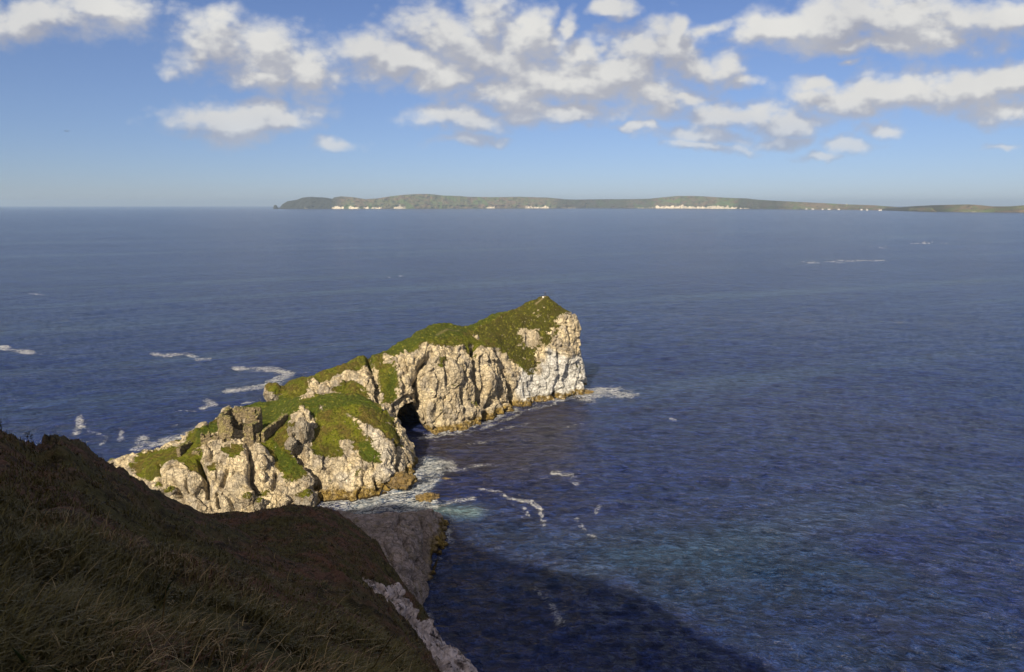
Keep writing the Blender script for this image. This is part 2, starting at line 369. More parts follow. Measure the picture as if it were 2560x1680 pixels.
def mat_hill():
    m, t, b = newmat('heath_soil')
    P = t.node('ShaderNodeNewGeometry').outputs['Position']
    col = t.mix(t.mr(t.noise(P, .25, 5, .6), .4, .6), (.064, .056, .020), (.112, .058, .040))
    col = t.mix(t.mr(t.noise(P, 1.7, 5, .7), .42, .65), col, (.022, .017, .010))
    col = t.mix(t.mr(t.noise(P, 6, 4, .7), .55, .7), col, (.14, .10, .055))
    rk = t.mix(t.mr(t.noise(P, .7, 5, .65), .4, .62), (.56, .47, .45), (.27, .225, .215))
    rm = t.mr(t.m('ADD', t.attr('rock'), t.m('MULTIPLY', t.m('SUBTRACT', t.noise(P, .9, 5, .7), .5), 1.3)), .45, .6)
    t.l.new(t.mix(rm, col, rk), b.inputs['Base Color']); b.inputs['Roughness'].default_value = .95; b.inputs['Specular IOR Level'].default_value = .1
    h = t.m('ADD', t.m('MULTIPLY', t.noise(P, 1.2, 6, .7), .8), t.m('MULTIPLY', t.noise(P, 7, 4, .7), .12))
    t.l.new(t.node('ShaderNodeBump', {'Strength': .8, 'Distance': .6, 'Height': h}).outputs[0], b.inputs['Normal'])
    return m
M_HILL = mat_hill(); M_BLADE = mat_blade(); M_WATER = mat_water()

# ------------------------------------------------------------------ lofted land
def controls(sections):
    A = []
    for s in sections:
        A.append([at(px, py, Y) if Y is not None else at(px, py, z=0) for (px, py, Y) in s])
    return np.array(A)
def loft(A, step):
    us = params(A, 0, step); vs = params(A, 1, step)
    B = cr(A, us); G = np.swapaxes(cr(np.swapaxes(B, 0, 1), vs), 0, 1)
    return G, us, vs
def paint(px, py, polys, P, wob=11, seed=5):
    wx = fbm(P, .35, 4, .6, seed) * wob; wy = fbm(P, .35, 4, .6, seed + 50) * wob
    a = np.zeros(px.shape, bool)
    for p in polys: a |= inpoly(px + wx, py + wy, p)
    return a.astype(float)

FISS = [([(1075,890),(1048,922),(1043,960),(1055,1000),(1052,1030)],9,4.5),([(1184,868),(1189,925),(1194,975),(1203,1012)],6,4.2),([(1200,895),(1207,980)],3.5,2.2),
 ([(1240,882),(1254,920),(1266,948),(1284,985),(1293,1026)],5,4),([(1226,1008),(1214,1028),(1206,1066)],6,3.5),([(1152,985),(1156,1032)],3,1.8),([(922,900),(942,955),(946,1000)],6,2.6),
 ([(1392,980),(1394,1006)],5,2.6),([(1010,885),(1020,925)],3,1.4),([(1110,905),(1118,960)],3,1.2),([(1400,870),(1398,930),(1385,985)],5,1.2),([(1345,905),(1330,950)],4,1.0),([(1416,800),(1420,850)],3,1.2)]
BUMP = [(1115,940,34,1.6),(1165,965,24,1.2),(1232,950,20,1.2),(1325,960,34,1.2),(1420,890,26,1.4),(960,958,16,1.5),(1085,1000,26,1.0),(1370,900,30,.8),(890,965,18,1.2),(835,975,14,1.2)]
CAVE = [(997,1098),(994,1062),(1001,1036),(1012,1020),(1034,1014),(1048,1027),(1055,1050),(1064,1076),(1088,1100)]
far_sections = [
 [(800,1150,None),(785,1110,208),(765,1070,211),(740,1040,214),(715,1015,218),(700,1000,221),(690,990,223)],
 [(840,1145,None),(822,1100,210.5),(797,1050,214),(772,1015,218),(750,990,222),(735,968,226),(725,957,229)],
 [(885,1135,None),(876,1090,214),(862,1040,217),(845,1000,220),(825,972,224),(800,954,228),(775,948,231)],
 [(950,1120,None),(942,1075,219),(930,1030,221),(915,985,223.5),(895,955,227),(870,932,231),(850,914,234)],
 [(990,1110,None),(985,1065,223),(980,1020,225),(970,980,228),(950,945,232),(925,917,236),(900,900,239)],
 [(1042,1097,None),(1038,1045,229.5),(1035,1003,231),(1030,955,233),(1012,908,237),(985,892,241),(950,887,245)],
 [(1080,1090,None),(1072,1040,232),(1060,980,233.5),(1050,920,236),(1040,887,239),(1025,869,244),(1000,854,250)],
 [(1150,1077,None),(1140,1030,238.5),(1128,970,240),(1115,910,242),(1100,877,245),(1080,844,250),(1058,826,256)],
 [(1215,1054,None),(1208,1010,249),(1198,950,250.5),(1188,890,253),(1175,865,257),(1150,832,262),(1120,809,267)],
 [(1255,1034,None),(1250,990,258),(1240,930,259.5),(1228,885,262),(1214,852,266),(1192,829,270),(1176,812,273)],
 [(1300,1019,None),(1294,975,267),(1285,920,269),(1275,880,272),(1262,840,276),(1250,812,280),(1240,789,284)],
 [(1345,1007,None),(1340,965,274),(1332,915,276),(1322,870,279),(1312,825,283),(1305,787,287),(1300,768,290)],
 [(1392,1001,None),(1390,960,277),(1385,910,279),(1378,860,282),(1370,810,286),(1362,767,290),(1355,742,294)],
 [(1420,995,None),(1420,955,281.5),(1418,905,283.5),(1414,855,286),(1408,805,289),(1400,777,292),(1388,757,295)],
 [(1447,987,None),(1449,950,286),(1444,900,288),(1441,850,290),(1434,818,292),(1426,800,294),(1414,781,296)],
 [(1460,981,288),(1457,950,290),(1450,900,292),(1446,855,294),(1441,826,296),(1433,811,298),(1423,802,300)],
 [(1455,972,293),(1450,946,296),(1443,902,299),(1438,862,301),(1432,838,302),(1424,828,303),(1412,820,304)],
]
def with_back(A, dirv, near=False):
    d = np.array([dirv[0], dirv[1], 0.]); R = A[:, -1]; out = [A[:, k] for k in range(A.shape[1])]
    for (s, f) in ((2.5, .96), (6, .78), (10, .45), (14, .1)):
        Q = R + d * s; Q[:, 2] = R[:, 2] * f if f > .2 else -1.0
        out.append(Q)
    out.append(R + d * 16 - np.array([0, 0, 1]) * (R[:, 2:3] + 5))
    W = A[:, 0].copy(); W[:, 2] = -4; W[:, :2] += -np.array(dirv[:2]) * 1.0
    return np.stack([W] + out, 1)
A = with_back(controls(far_sections), (-.6, .8))
c_end = A[-1].copy(); cen = np.array([A[-2, :, 0].mean() - 6, 308, 0]); end = A[-1] * .25 + (cen + [0, 0, 0]) * .75; end[:, 2] = A[-1][:, 2] * .35 - 3
A = np.concatenate([A, end[None]], 0)
def rocky(G, us, vs, nfront, grass, amp=1.0, fiss=(), bumps=(), seed=0):
    """displace along normals: layered rock relief, fissures and buttresses"""
    px, py = proj(G); n = normals(G)
    if (n[..., 2].mean()) < 0: n = -n
    ng = np.stack([smooth_grid(n[..., k], 6) for k in range(3)], -1); ng /= np.linalg.norm(ng, axis=-1, keepdims=True)
    rock = 1 - grass * .8
    Pw = G + np.stack([fbm(G, .3, 2, .5, seed + 60 + k) for k in range(3)], -1) * 1.2
    w1, w2, wv = worley(Pw * [1, 1, .45], .20, seed + 3); u1, u2, uv_ = worley(Pw * [1, 1, .6], .45, seed + 9)
    D = fbm(G, .07, 3, .5, seed) * 2.2 + fbm(G * [1, 1, .28], .17, 3, .5, seed + 11, ridged=True) * 1.7 * rock
    D += (wv - .5) * 2.1 * sstep(.0, .12, w2 - w1) * rock - 1.3 * (1 - sstep(0, .10, w2 - w1)) * rock
    patch = sstep(-.1, .35, fbm(G, .12, 3, .5, seed + 15))
    D += ((uv_ - .5) * .65 - .3 * (1 - sstep(0, .12, u2 - u1))) * rock * patch
    D += fbm(G * [1, 1, .6], .55, 4, .6, seed + 20, ridged=True) * .55 * rock + fbm(G, 1.3, 3, .6, seed + 30, ridged=True) * .28 * rock + fbm(G, .6, 3, .55, seed + 33) * .35 * grass
    D *= amp
    front = ((vs[None, :] <= nfront + .2) & (us[:, None] > -1)).astype(float)
    kx = fbm(G, .25, 3, .5, seed + 70) * 4
    for pl, w, dep in fiss: D -= 1.5 * dep * np.exp(-(dline(px + kx, py, pl) / (w * 1.2)) ** 2) * front
    for bx, by, r, a in bumps: D += a * np.exp(-(((px - bx) ** 2 + (py - by) ** 2) / r ** 2)) * front
    return G + ng * D[..., None], front
FAR_G = [[(640,1000),(700,985),(725,940),(850,895),(950,870),(1000,838),(1060,805),(1175,795),(1290,755),(1360,725),(1410,735),(1445,785),(1400,786),(1396,800),(1394,835),(1376,852),(1368,862),(1345,868),(1338,890),(1352,900),(1338,928),(1318,940),(1300,915),(1284,903),(1270,893),(1240,870),(1192,868),(1184,898),(1172,888),(1160,868),(1120,872),(1100,870),(1062,862),(1045,872),(1010,878),(960,892),(948,905),(880,925),(840,935),(812,962),(780,955),(765,985),(735,1000),(700,1040),(640,1050)],
 [(935,905),(985,905),(992,930),(996,960),(988,1010),(966,1012),(948,965)],[(1120,870),(1108,885),(1085,910),(1095,925),(1118,900),(1130,880)],
 [(1122,955),(1140,950),(1146,965),(1130,975),(1120,968)],[(1172,990),(1192,998),(1198,1012),(1180,1010)],[(820,985),(880,950),(930,985),(900,1000)],[(1435,905),(1448,905),(1450,930),(1440,925)]]
FAR_R = [[(1290,825),(1340,822),(1352,850),(1330,870),(1300,850)],[(1215,868),(1240,875),(1262,905),(1240,915)],[(1180,835),(1200,840),(1195,855)],[(1195,862),(1215,872),(1225,885),(1200,880)],[(1390,830),(1380,812),(1375,838)],[(1100,880),(1112,882),(1108,870),(1130,868),(1125,890),(1105,895)]]
def build_far():
    G, us, vs = loft(A, .27)
    px, py = proj(G)
    n = normals(G); n = -n if n[..., 2].mean() < 0 else n
    fr = (vs[None, :] <= 7.9)
    g0 = np.maximum(paint(px, py, FAR_G, G) - paint(px, py, FAR_R, G, 5, 9), 0)
    g0 = np.where(fr, g0, sstep(.35, .6, n[..., 2]))
    g0 = np.where((G[..., 2] < 4.5), 0, g0)
    g0 = smooth_grid(g0, 22)
    G2, front = rocky(G, us, vs, 8, g0, 1.0, FISS, BUMP, 0)
    # the sea cave: a hollow pushed into the cliff foot
    c = inpoly(px, py, CAVE) & (vs[None, :] < 5)
    c = smooth_grid(c.astype(float), 3)
    rec = smooth_grid((inpoly(px, py, [(975,1060),(985,1010),(1010,992),(1045,985),(1064,1010),(1068,1052),(1090,1100),(980,1100)]) & (vs[None, :] < 5)).astype(float), 8)
    G2 = G2 + (c * 24 + rec * 3.0)[..., None] * np.array([-.30, .95, 0])
    lush = smooth_grid(paint(px, py, [[(890,915),(1000,845),(1060,812),(1175,800),(1290,770),(1250,790),(1160,830),(1150,845),(1080,850),(1000,880),(950,890)],[(640,1000),(700,985),(740,1000),(700,1045),(640,1050)],[(970,915),(990,925),(988,1000),(970,1005)]], G), 3)
    heath = .3 + .7 * smooth_grid(paint(px, py, [[(1180,830),(1300,765),(1360,730),(1440,785),(1400,850),(1340,925),(1320,930),(1240,850)]], G), 4)
    path = smooth_grid(np.exp(-(dline(px, py, [(1340,760),(1352,750),(1362,742)]) / 2.2) ** 2) + .5 * np.exp(-(dline(px, py, [(1090,838),(1120,828),(1145,828)]) / 2.2) ** 2) * (vs[None, :] < 8.5), 1)
    white = smooth_grid(paint(px, py, [[(1300,1010),(1290,950),(1310,900),(1345,940),(1370,870),(1420,900),(1480,860),(1480,1010)]], G, 14), 12)
    shore = np.where(G[..., 0] > -45, 1.0, .6) * fr
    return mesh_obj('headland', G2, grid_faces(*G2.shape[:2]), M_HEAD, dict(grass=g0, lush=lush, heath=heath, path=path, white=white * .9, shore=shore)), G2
near_cols = [
 (225,[(1245,182),(1240,184),(1234,186),(1228,188),(1222,190),(1216,192),(1212,194)]),
 (262,[(1255,None),(1240,179),(1225,181),(1210,184),(1200,186),(1192,188),(1184,190)]),
 (300,[(1275,None),(1250,173),(1225,176),(1205,179),(1190,182),(1180,185),(1170,188)]),
 (340,[(1290,None),(1250,170),(1222,173),(1195,177),(1170,181),(1155,185),(1143,189)]),
 (400,[(1300,None),(1250,167),(1215,170),(1180,174),(1155,178),(1140,184),(1126,190)]),
 (450,[(1305,None),(1250,166),(1210,169),(1175,173),(1150,177),(1130,183),(1110,189)]),
 (500,[(1310,None),(1255,166),(1205,170),(1160,175),(1130,179.5),(1100,186),(1068,195)]),
 (560,[(1300,None),(1250,168),(1190,172),(1145,177),(1112,182.5),(1072,193),(1032,205)]),
 (620,[(1300,None),(1250,168),(1190,172.5),(1130,178),(1100,184),(1060,198),(1012,215)]),
 (680,[(1290,None),(1245,171),(1180,176),(1120,183),(1085,190),(1050,203),(1000,218)]),
 (735,[(1275,None),(1240,172),(1180,178),(1115,186),(1050,194),(1015,201),(998,208)]),
 (800,[(1252,None),(1220,179.5),(1165,184),(1105,190),(1050,196),(1010,202),(990,208)]),
 (860,[(1248,None),(1218,180),(1165,185),(1105,190),(1050,196),(1010,202),(988,208)]),
 (920,[(1242,None),(1212,180.5),(1160,185.5),(1105,190.5),(1050,196.5),(1015,202),(998,208)]),
 (970,[(1232,None),(1203,184),(1155,188),(1110,192),(1070,197),(1042,201),(1028,206)]),
 (1003,[(1213,None),(1190,189),(1155,192),(1125,195),(1100,198),(1085,201),(1076,204)]),
 (1024,[(1196,None),(1183,193.5),(1168,196),(1155,198),(1145,200),(1138,202),(1130,204)]),
 (1034,[(1181,None),(1178,198),(1174,199),(1172,199.5),(1170,200.5),(1168,201.5),(1165,203)])]
NB = [(590,1225,26,2.2),(668,1238,28,1.4),(575,1150,18,1.6),(705,1235,20,1.8),(905,1160,36,1.2),(965,1120,22,1.4),(425,1185,20,1.6),(480,1215,22,1.4),(350,1225,20,1.2),(540,1190,18,1.4),(1003,1150,16,1.2),(860,1215,30,1.2),(800,1190,20,1),(560,1255,26,1.5),(620,1270,14,1.6),(645,1272,10,1.4),(960,1190,14,1.2),(770,1255,18,2)]
NF = [([(624,1115),(634,1160),(630,1205),(648,1228)],8,3.4),([(500,1150),(515,1200),(520,1240)],5,1.8),([(428,1212),(446,1238)],7,2.4),([(742,1128),(764,1160),(788,1198),(790,1222)],8,3.2),
 ([(985,1105),(998,1150),(1000,1185)],4,1.6),([(575,1180),(560,1215)],4,1.4),([(940,1195),(945,1220)],5,1.8),([(690,1180),(685,1225)],4,1.5),([(395,1160),(402,1215)],3,1.2),([(872,1175),(875,1205)],2.5,.8),([(545,1235),(550,1270)],5,1.8)]
NEAR_G = [[(590,1010),(650,995),(700,985),(760,985),(745,1030),(705,1062),(650,1085),(636,1085),(632,1040)],
 [(742,1010),(790,985),(860,978),(935,995),(980,1042),(1002,1085),(1005,1120),(985,1115),(955,1085),(925,1062),(900,1050),(890,1060),(912,1082),(935,1105),(905,1120),(880,1125),(868,1120),(852,1140),(785,1146),(776,1112),(796,1062),(775,1030)],
 [(895,1105),(918,1100),(952,1145),(945,1160),(905,1150)],[(636,1100),(700,1055),(722,1060),(716,1110),(742,1152),(760,1185),(745,1206),(715,1195),(690,1165),(668,1125)],
 [(325,1162),(372,1136),(450,1116),(512,1066),(555,1035),(560,1078),(512,1082),(508,1120),(484,1132),(472,1158),(430,1158),(404,1180),(384,1205),(358,1195),(340,1180)],
 [(448,1150),(500,1128),(512,1150),(516,1192),(498,1190),(470,1168)],[(510,1020),(550,1020),(560,1075),(545,1085)],[(560,1122),(600,1112),(612,1130),(585,1150),(560,1140)],
 [(395,1205),(405,1205),(402,1225),(394,1222)],[(620,1222),(660,1220),(680,1250),(655,1240)],[(630,1255),(660,1262),(690,1270),(640,1272)],[(1003,1060),(1012,1070),(1010,1110)],[(884,1178),(902,1178),(893,1195)],[(525,1165),(545,1162),(540,1190),(528,1185)]]
NEAR_R = [[(862,1028),(885,1045),(908,1052),(900,1058),(868,1045)],[(795,1015),(818,1012),(810,1030),(797,1030)],[(925,1062),(950,1085),(972,1110),(945,1100)],[(850,1105),(880,1095),(890,1120),(865,1135)],[(440,1125),(456,1118),(446,1130)]]
def build_near():
    A2 = []
    for x, L in near_cols: A2.append([at(x, py, Y) if Y is not None else at(x, py, z=0) for py, Y in L])
    A2 = with_back(np.array(A2), (-.1, .99))
    st = A2[0].copy(); st[:, 0] -= 6; st[:, 2] = -4; en = A2[-1].copy(); en[:, 0] += 3; en[:, 2] = -4
    A2 = np.concatenate([st[None], A2, en[None]], 0)
    G, us, vs = loft(A2, .25)
    px, py = proj(G); n = normals(G); n = -n if n[..., 2].mean() < 0 else n
    fr = (vs[None, :] <= 7.9)
    g0 = np.maximum(paint(px, py, NEAR_G, G) - paint(px, py, NEAR_R, G, 4, 9), 0)
    g0 = np.where(fr, g0, sstep(.35, .6, n[..., 2])); g0 = np.where(G[..., 2] < 3.5, g0 * .5, g0)
    g0 = smooth_grid(g0, 22)
    G2, front = rocky(G, us, vs, 8, g0, .85, NF, NB, 40)
    lush = smooth_grid(paint(px, py, [NEAR_G[0], NEAR_G[2], [(680,1100),(740,1150),(760,1190),(740,1200),(700,1170)], [(500,1070),(555,1040),(555,1078),(508,1115),(490,1110)], [(750,1010),(800,985),(930,995),(960,1030),(880,1010),(780,1040)]], G), 3)
    heath = smooth_grid(paint(px, py, [[(380,1160),(400,1190),(380,1205),(350,1185)],[(800,1110),(880,1120),(850,1140),(785,1140)],[(900,1010),(980,1040),(1000,1110),(940,1060)]], G), 4) * .6
    white = smooth_grid(paint(px, py, [[(905,1065),(940,1080),(990,1150),(985,1200),(930,1190),(950,1150),(925,1110)],[(845,1180),(890,1170),(880,1215),(845,1215)]], G, 10), 8) * .35
    shore = np.broadcast_to(sstep(760, 800, px), px.shape) * fr
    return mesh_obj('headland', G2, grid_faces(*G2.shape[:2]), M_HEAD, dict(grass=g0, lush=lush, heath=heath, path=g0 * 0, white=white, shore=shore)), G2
far_o, GF = build_far(); near_o, GN = build_near()
tag(far_o, kind='structure'); tag(near_o, kind='structure')

def surface_z(G, x, y, r=.6):
    d = (G[..., 0] - x) ** 2 + (G[..., 1] - y) ** 2
    k = d < r * r
    return float(G[..., 2][k].max()) if k.any() else float(G[..., 2].ravel()[d.argmin()])

# shaded grey cliff beyond the near slope
C_cols = [(760,[(1400,128),(1350,138),(1300,150),(1270,157)]),(800,[(1420,126),(1360,137),(1305,150),(1272,158)]),(850,[(1440,122),(1390,131),(1330,144),(1281,156)]),
 (900,[(1450,120),(1400,128),(1340,140),(1290,154)]),(945,[(1480,116),(1410,126),(1345,139),(1287,155)]),(985,[(1500,112),(1420,125),(1350,138),(1284,155)]),(1020,[(1500,115),(1430,126),(1355,140),(1282,156.5)]),
 (1045,[(1505,121),(1435,131),(1360,143),(1283,157)]),(1068,[(1470,None),(1430,137.5),(1360,146.5),(1285,158)]),(1090,[(1415,None),(1385,147.5),(1340,152),(1292,160)]),(1104,[(1378,None),(1360,151.6),(1335,156.6),(1312,161.5)]),(1112,[(1374,150),(1360,152.5),(1342,156),(1325,160)])]
def build_C():
    A3 = np.array([[at(x, py, Y) if Y is not None else at(x, py, z=0) for py, Y in L] for x, L in C_cols])
    R = A3[:, -1]; out = [A3[:, k] for k in range(4)]
    for s, f in ((1.2, .7), (2.4, .25)): Q = R + np.array([0, s, 0]); Q[:, 2] = R[:, 2] * f; out.append(Q)
    Q = R + np.array([0, 4., 0]); Q[:, 2] = -4; out.append(Q)
    B0 = A3[:, 0].copy(); B0[:, 1] -= 3; B0[:, 2] = -4
    A3 = np.stack([B0] + out, 1); en = A3[-1].copy(); en[:, 0] += 1.5; en[:, 2] = -4
    A3 = np.concatenate([A3, en[None]], 0)
    G, us, vs = loft(A3, .2); px, py = proj(G)
    fs = [([(1000,1290),(985,1330),(1010,1350)],5,1.0),([(1055,1300),(1065,1350),(1062,1400)],5,1.2),([(1045,1400),(1035,1460)],5,1.2),([(1010,1350),(1020,1400)],4,1),([(960,1360),(985,1420)],4,.7)]
    bs = [(985,1330,25,1.0),(1040,1330,20,.9),(1000,1390,24,1.0),(1072,1288,8,1.2)]
    G2, _ = rocky(G, us, vs, 5, px * 0, .38, fs, bs, 80)
    sh = sstep(1060, 1085, px + .0 * py + fbm(G, .3, 3) * 14)
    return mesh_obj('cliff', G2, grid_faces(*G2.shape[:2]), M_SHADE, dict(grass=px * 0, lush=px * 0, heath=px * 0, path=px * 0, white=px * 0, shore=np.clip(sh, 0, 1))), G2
c_o, GC = build_C(); tag(c_o, kind='structure')

# near slope in front of the camera and the grassy spur behind it
def slope(name, cols, nfr, y0, Y0, power, noise_amp, seed, back=22):
    """cols: (px, silhouette py, silhouette distance). Ground from near the feet out to the brow, then falling away."""
    xs = np.array([c[0] for c in cols], float); sil = np.array([c[1] for c in cols], float); Ys = np.array([c[2] for c in cols], float)
    X = np.linspace(xs[0], xs[-1], 620)
    idx = np.interp(X, xs, np.arange(len(xs)))
    ctl = cr(np.stack([xs, sil, Ys], 1), idx); X, sl, YS = ctl[:, 0], ctl[:, 1], ctl[:, 2]
    v = np.linspace(0, 1, nfr)
    PY = y0(X)[:, None] + (sl - y0(X))[:, None] * v[None]
    IY = (1 / Y0(X))[:, None] + ((1 / YS) - 1 / Y0(X))[:, None] * (v[None] ** power)
    YY = 1 / IY; r = ray(X[:, None] + 0 * PY, PY); G = r * (YY / r[..., 1])[..., None] + np.array([0, 0, CAMH])
    R = G[:, -1]; sl_ = (G[:, -1] - G[:, -8]); 
    bs = []
    for k in range(1, back + 1):
        s = (k / back) ** 2 * 70; Q = R.copy(); Q[:, 1] += s; Q[:, 0] += s * R[:, 0] / R[:, 1] * .6
        steep = .95 + .5 * min(1, s / 6)
        Q[:, 2] = np.maximum(R[:, 2] - s * steep, -5); bs.append(Q)
    G = np.concatenate([G, np.stack(bs, 1)], 1)
    n = normals(G); n = -n if n[..., 2].mean() < 0 else n
    amp = np.clip(G[..., 1] / 22, .12, 1) * noise_amp
    D = fbm(G, .16, 4, .55, seed) * 1.5 * amp + fbm(G, .7, 4, .6, seed + 5) * .9 * amp
    G[..., 2] += D * .8
    return G
near_cfg = [(-700,960,16),(-300,1040,20),(-60,1072,27),(30,1088,30),(95,1122,34),(150,1112,38),(195,1120,40),(240,1152,42),(330,1205,46),(400,1247,50),(480,1278,50),(560,1312,48),(640,1352,46),(720,1398,44),(800,1428,42),(880,1452,40),(940,1490,36),(1000,1552,32),(1050,1622,28),(1090,1690,24),(1150,1790,20),(1250,1950,15)]
HG = slope('hillside', near_cfg, 560, lambda X: 2300 + 0 * X, lambda X: 1.7 + 0 * X, 1.25, .9, 200)
spur_cfg = [(300,1262,72),(380,1262,76),(450,1278,80),(540,1284,84),(620,1279,85),(700,1262,87),(760,1258,88),(830,1272,90),(900,1312,88),(940,1348,84),(970,1398,79),(1000,1446,75),(1030,1488,71),(1060,1530,68),(1100,1580,63),(1140,1632,59),(1185,1695,55),(1260,1800,48)]
BG = slope('spur', spur_cfg, 200, lambda X: np.interp(X, [300, 800, 1000, 1260], [1420, 1700, 1850, 2200]), lambda X: np.interp(X, [300, 800, 1260], [50, 36, 26]), 1.0, .8, 260)
px, py = proj(BG)
nfB = 200
WHITE = [(905,1432),(938,1448),(965,1468),(1004,1466),(1012,1482),(1006,1500),(1030,1526),(1058,1558),(1092,1566),(1125,1600),(1165,1665),(1230,1790),(1100,1800),(1060,1690),(1035,1620),(990,1560),(955,1505),(930,1480)]
rk = np.zeros(px.shape); wx = fbm(BG, .3, 4, .6, 3) * 16; wy = fbm(BG, .3, 4, .6, 33) * 16
rk = inpoly(px + wx, py + wy, WHITE).astype(float); rk = smooth_grid(rk, 2)
nB = normals(BG); nB = -nB if nB[..., 2].mean() < 0 else nB
w1, w2, wv = worley(BG * [1, 1, .5], .3, 5)
BG = BG + nB * (((wv - .7) * 1.1 - .5 * (1 - sstep(0, .12, w2 - w1)) + fbm(BG * [1, 1, .5], .5, 4, .6, 9, True) * .7) * rk)[..., None]
hill_o = mesh_obj('hillside', HG, grid_faces(*HG.shape[:2]), M_HILL, dict(rock=np.zeros(HG.shape[:2])))
spur_o = mesh_obj('hillside', BG, grid_faces(*BG.shape[:2]), M_HILL, dict(rock=rk))
tag(hill_o, kind='structure'); tag(spur_o, kind='structure')

# high ground behind the photographer: it is what keeps this slope in shade
EDGE = [(-330,165),(-200,160),(-118,159),(-88,158),(-59.5,163),(-36,174),(-23,171),(-16,166),(-12,153),(1.8,145),(19.4,138),(30.6,128),(44.5,109.5),(47,105),(55,90),(62,72)]
kk = -SUN_AZ.x / -SUN_AZ.y; te = math.tan(SUN_EL)
RX = [-400] + [x - kk * (y + 15) for x, y in EDGE] + [52, 75, 110]; RZ = [130] + [math.hypot(kk * (y + 15), y + 15) * te for x, y in EDGE] + [28, -3, -5]
xs = np.linspace(-400, 110, 256); ys = np.array([-300,-200,-140,-100,-70,-50,-36,-26,-20,-15,-12,-9,-6,-4,-2.5,-1.2,-.4])
XX, YY = np.meshgrid(xs, ys, indexing='ij')
rz = (np.interp(xs, RX, RZ) + 3.5 * fbm(np.stack([xs, 0 * xs, 0 * xs], -1), .06, 3, .6, 77) * (xs < 0))[:, None]
g0 = np.interp(xs, [-400,-100,-40,-8,0,6,14,30,60], [150,120,100,81,78.2,77,70,45,-5])[:, None]
f = np.clip((YY + 15) / 14.6, 0, 1)
ZZ = np.where(YY > -15, rz * (1 - f) + g0 * f, rz - (-15 - YY) * .05) + np.where(YY > -15, f, 1) * 0
ZZ = np.minimum(ZZ, np.where(XX > 0, 200, 200)) + fbm(np.stack([XX, YY, 0 * XX], -1), .05, 4) * 1.2 * (YY < -3)
back_o = mesh_obj('hillside', np.stack([XX, YY, ZZ], -1), grid_faces(*XX.shape), M_HILL, dict(rock=XX * 0)); tag(back_o, kind='structure')
#__PART3__
# ------------------------------------------------------------------ the sea
FOAM = [([(1470,985),(1520,975),(1560,985)],20,1.15,2.4),([(1040,1160),(1080,1150),(1130,1165)],14,.7,1.4),([(1060,1190),(1050,1230)],12,.8,1),([(1010,1240),(1060,1265),(1090,1255)],8,.9,1.2),([(880,1262),(960,1262)],10,.8,1.4),([(1120,1130),(1180,1110),(1240,1100)],5,.5,2),([(1085,1105),(1150,1090),(1230,1062),(1300,1032),(1390,1010)],5,.6,1.6),([(1440,990),(1480,1000)],14,.7,2.4),
 ([(590,923),(640,922),(690,926),(722,934),(700,947),(655,966),(620,972),(552,979)],7,1.0,1.6),([(505,998),(528,1014),(500,1026)],8,.9,1.4),([(520,985),(560,978)],5,.5,1.6),([(430,1030),(500,1028)],3,.5,2),
 ([(372,882),(410,888),(460,884),(500,898),(526,896)],6,.75,1.8),([(0,868),(40,878),(78,882)],6,1.0,1.8),([(80,885),(140,890)],3,.5,2),([(330,1128),(390,1108),(460,1088),(490,1075)],9,.9,1.6),
 ([(345,1120),(360,1100)],14,.8,1.4),([(200,1045),(196,1062),(180,1082)],8,.8,1.2),([(215,1078),(255,1092),(245,1112)],5,.6,1.4),([(300,1082),(290,1102)],6,.7,1.2),([(290,1172),(300,1185)],10,.6,1.4),
 ([(600,1010),(650,1000)],4,.7,2),([(410,1068),(450,1060)],4,.5,2),([(10,1010),(30,1002)],8,.4,2),([(680,995),(690,965)],6,.7,1),
 ([(1205,1224),(1250,1232),(1280,1246),(1300,1252),(1335,1256),(1360,1272),(1368,1300),(1366,1320)],5,.85,1.6),([(1318,1275),(1325,1285)],5,.7,1.2),([(1300,1330),(1410,1330)],5,.35,2),
 ([(1388,1183),(1428,1190),(1442,1208)],6,.75,1.5),([(1446,1298),(1465,1318),(1492,1346)],6,.75,1.3),([(1498,1272),(1494,1282)],5,.7,1.2),([(1240,1375),(1258,1365)],5,.5,1.4),
 ([(1185,1085),(1290,1068),(1350,1050)],6,.6,2.2),([(1415,1070),(1448,1060)],5,.75,1.6),([(1105,1180),(1160,1178),(1215,1163),(1245,1165)],7,.6,1.8),([(1085,1268),(1130,1258),(1190,1250)],6,.7,1.8),
 ([(1080,1285),(1130,1275)],9,.55,2),([(1330,1465),(1365,1500),(1400,1560)],10,.5,1.2),([(1108,1310),(1112,1350)],16,.95,1),([(1095,1395),(1085,1405)],8,.6,1.2),([(1060,1500),(1075,1540)],12,.4,1),
 ([(2010,655),(2090,655),(2200,650)],8,.75,4),([(2270,608),(2370,607)],3,.9,3),([(60,738),(110,737)],4,.6,3),([(940,690),(1020,692)],4,.55,3),([(2130,620),(2230,618)],3,.5,3),([(1200,1040),(1290,1030)],4,.5,2),
 ([(1690,1555),(1720,1565)],14,.4,1.5),([(1380,1420),(1405,1425)],4,.5,1.5),([(1680,1050),(1690,1052)],4,.6,1.5),([(1520,1150),(1540,1152)],3,.4,2)]
def dpath(wx, wy, P):
    return dline(wx, wy, [(p[0], p[1]) for p in P])
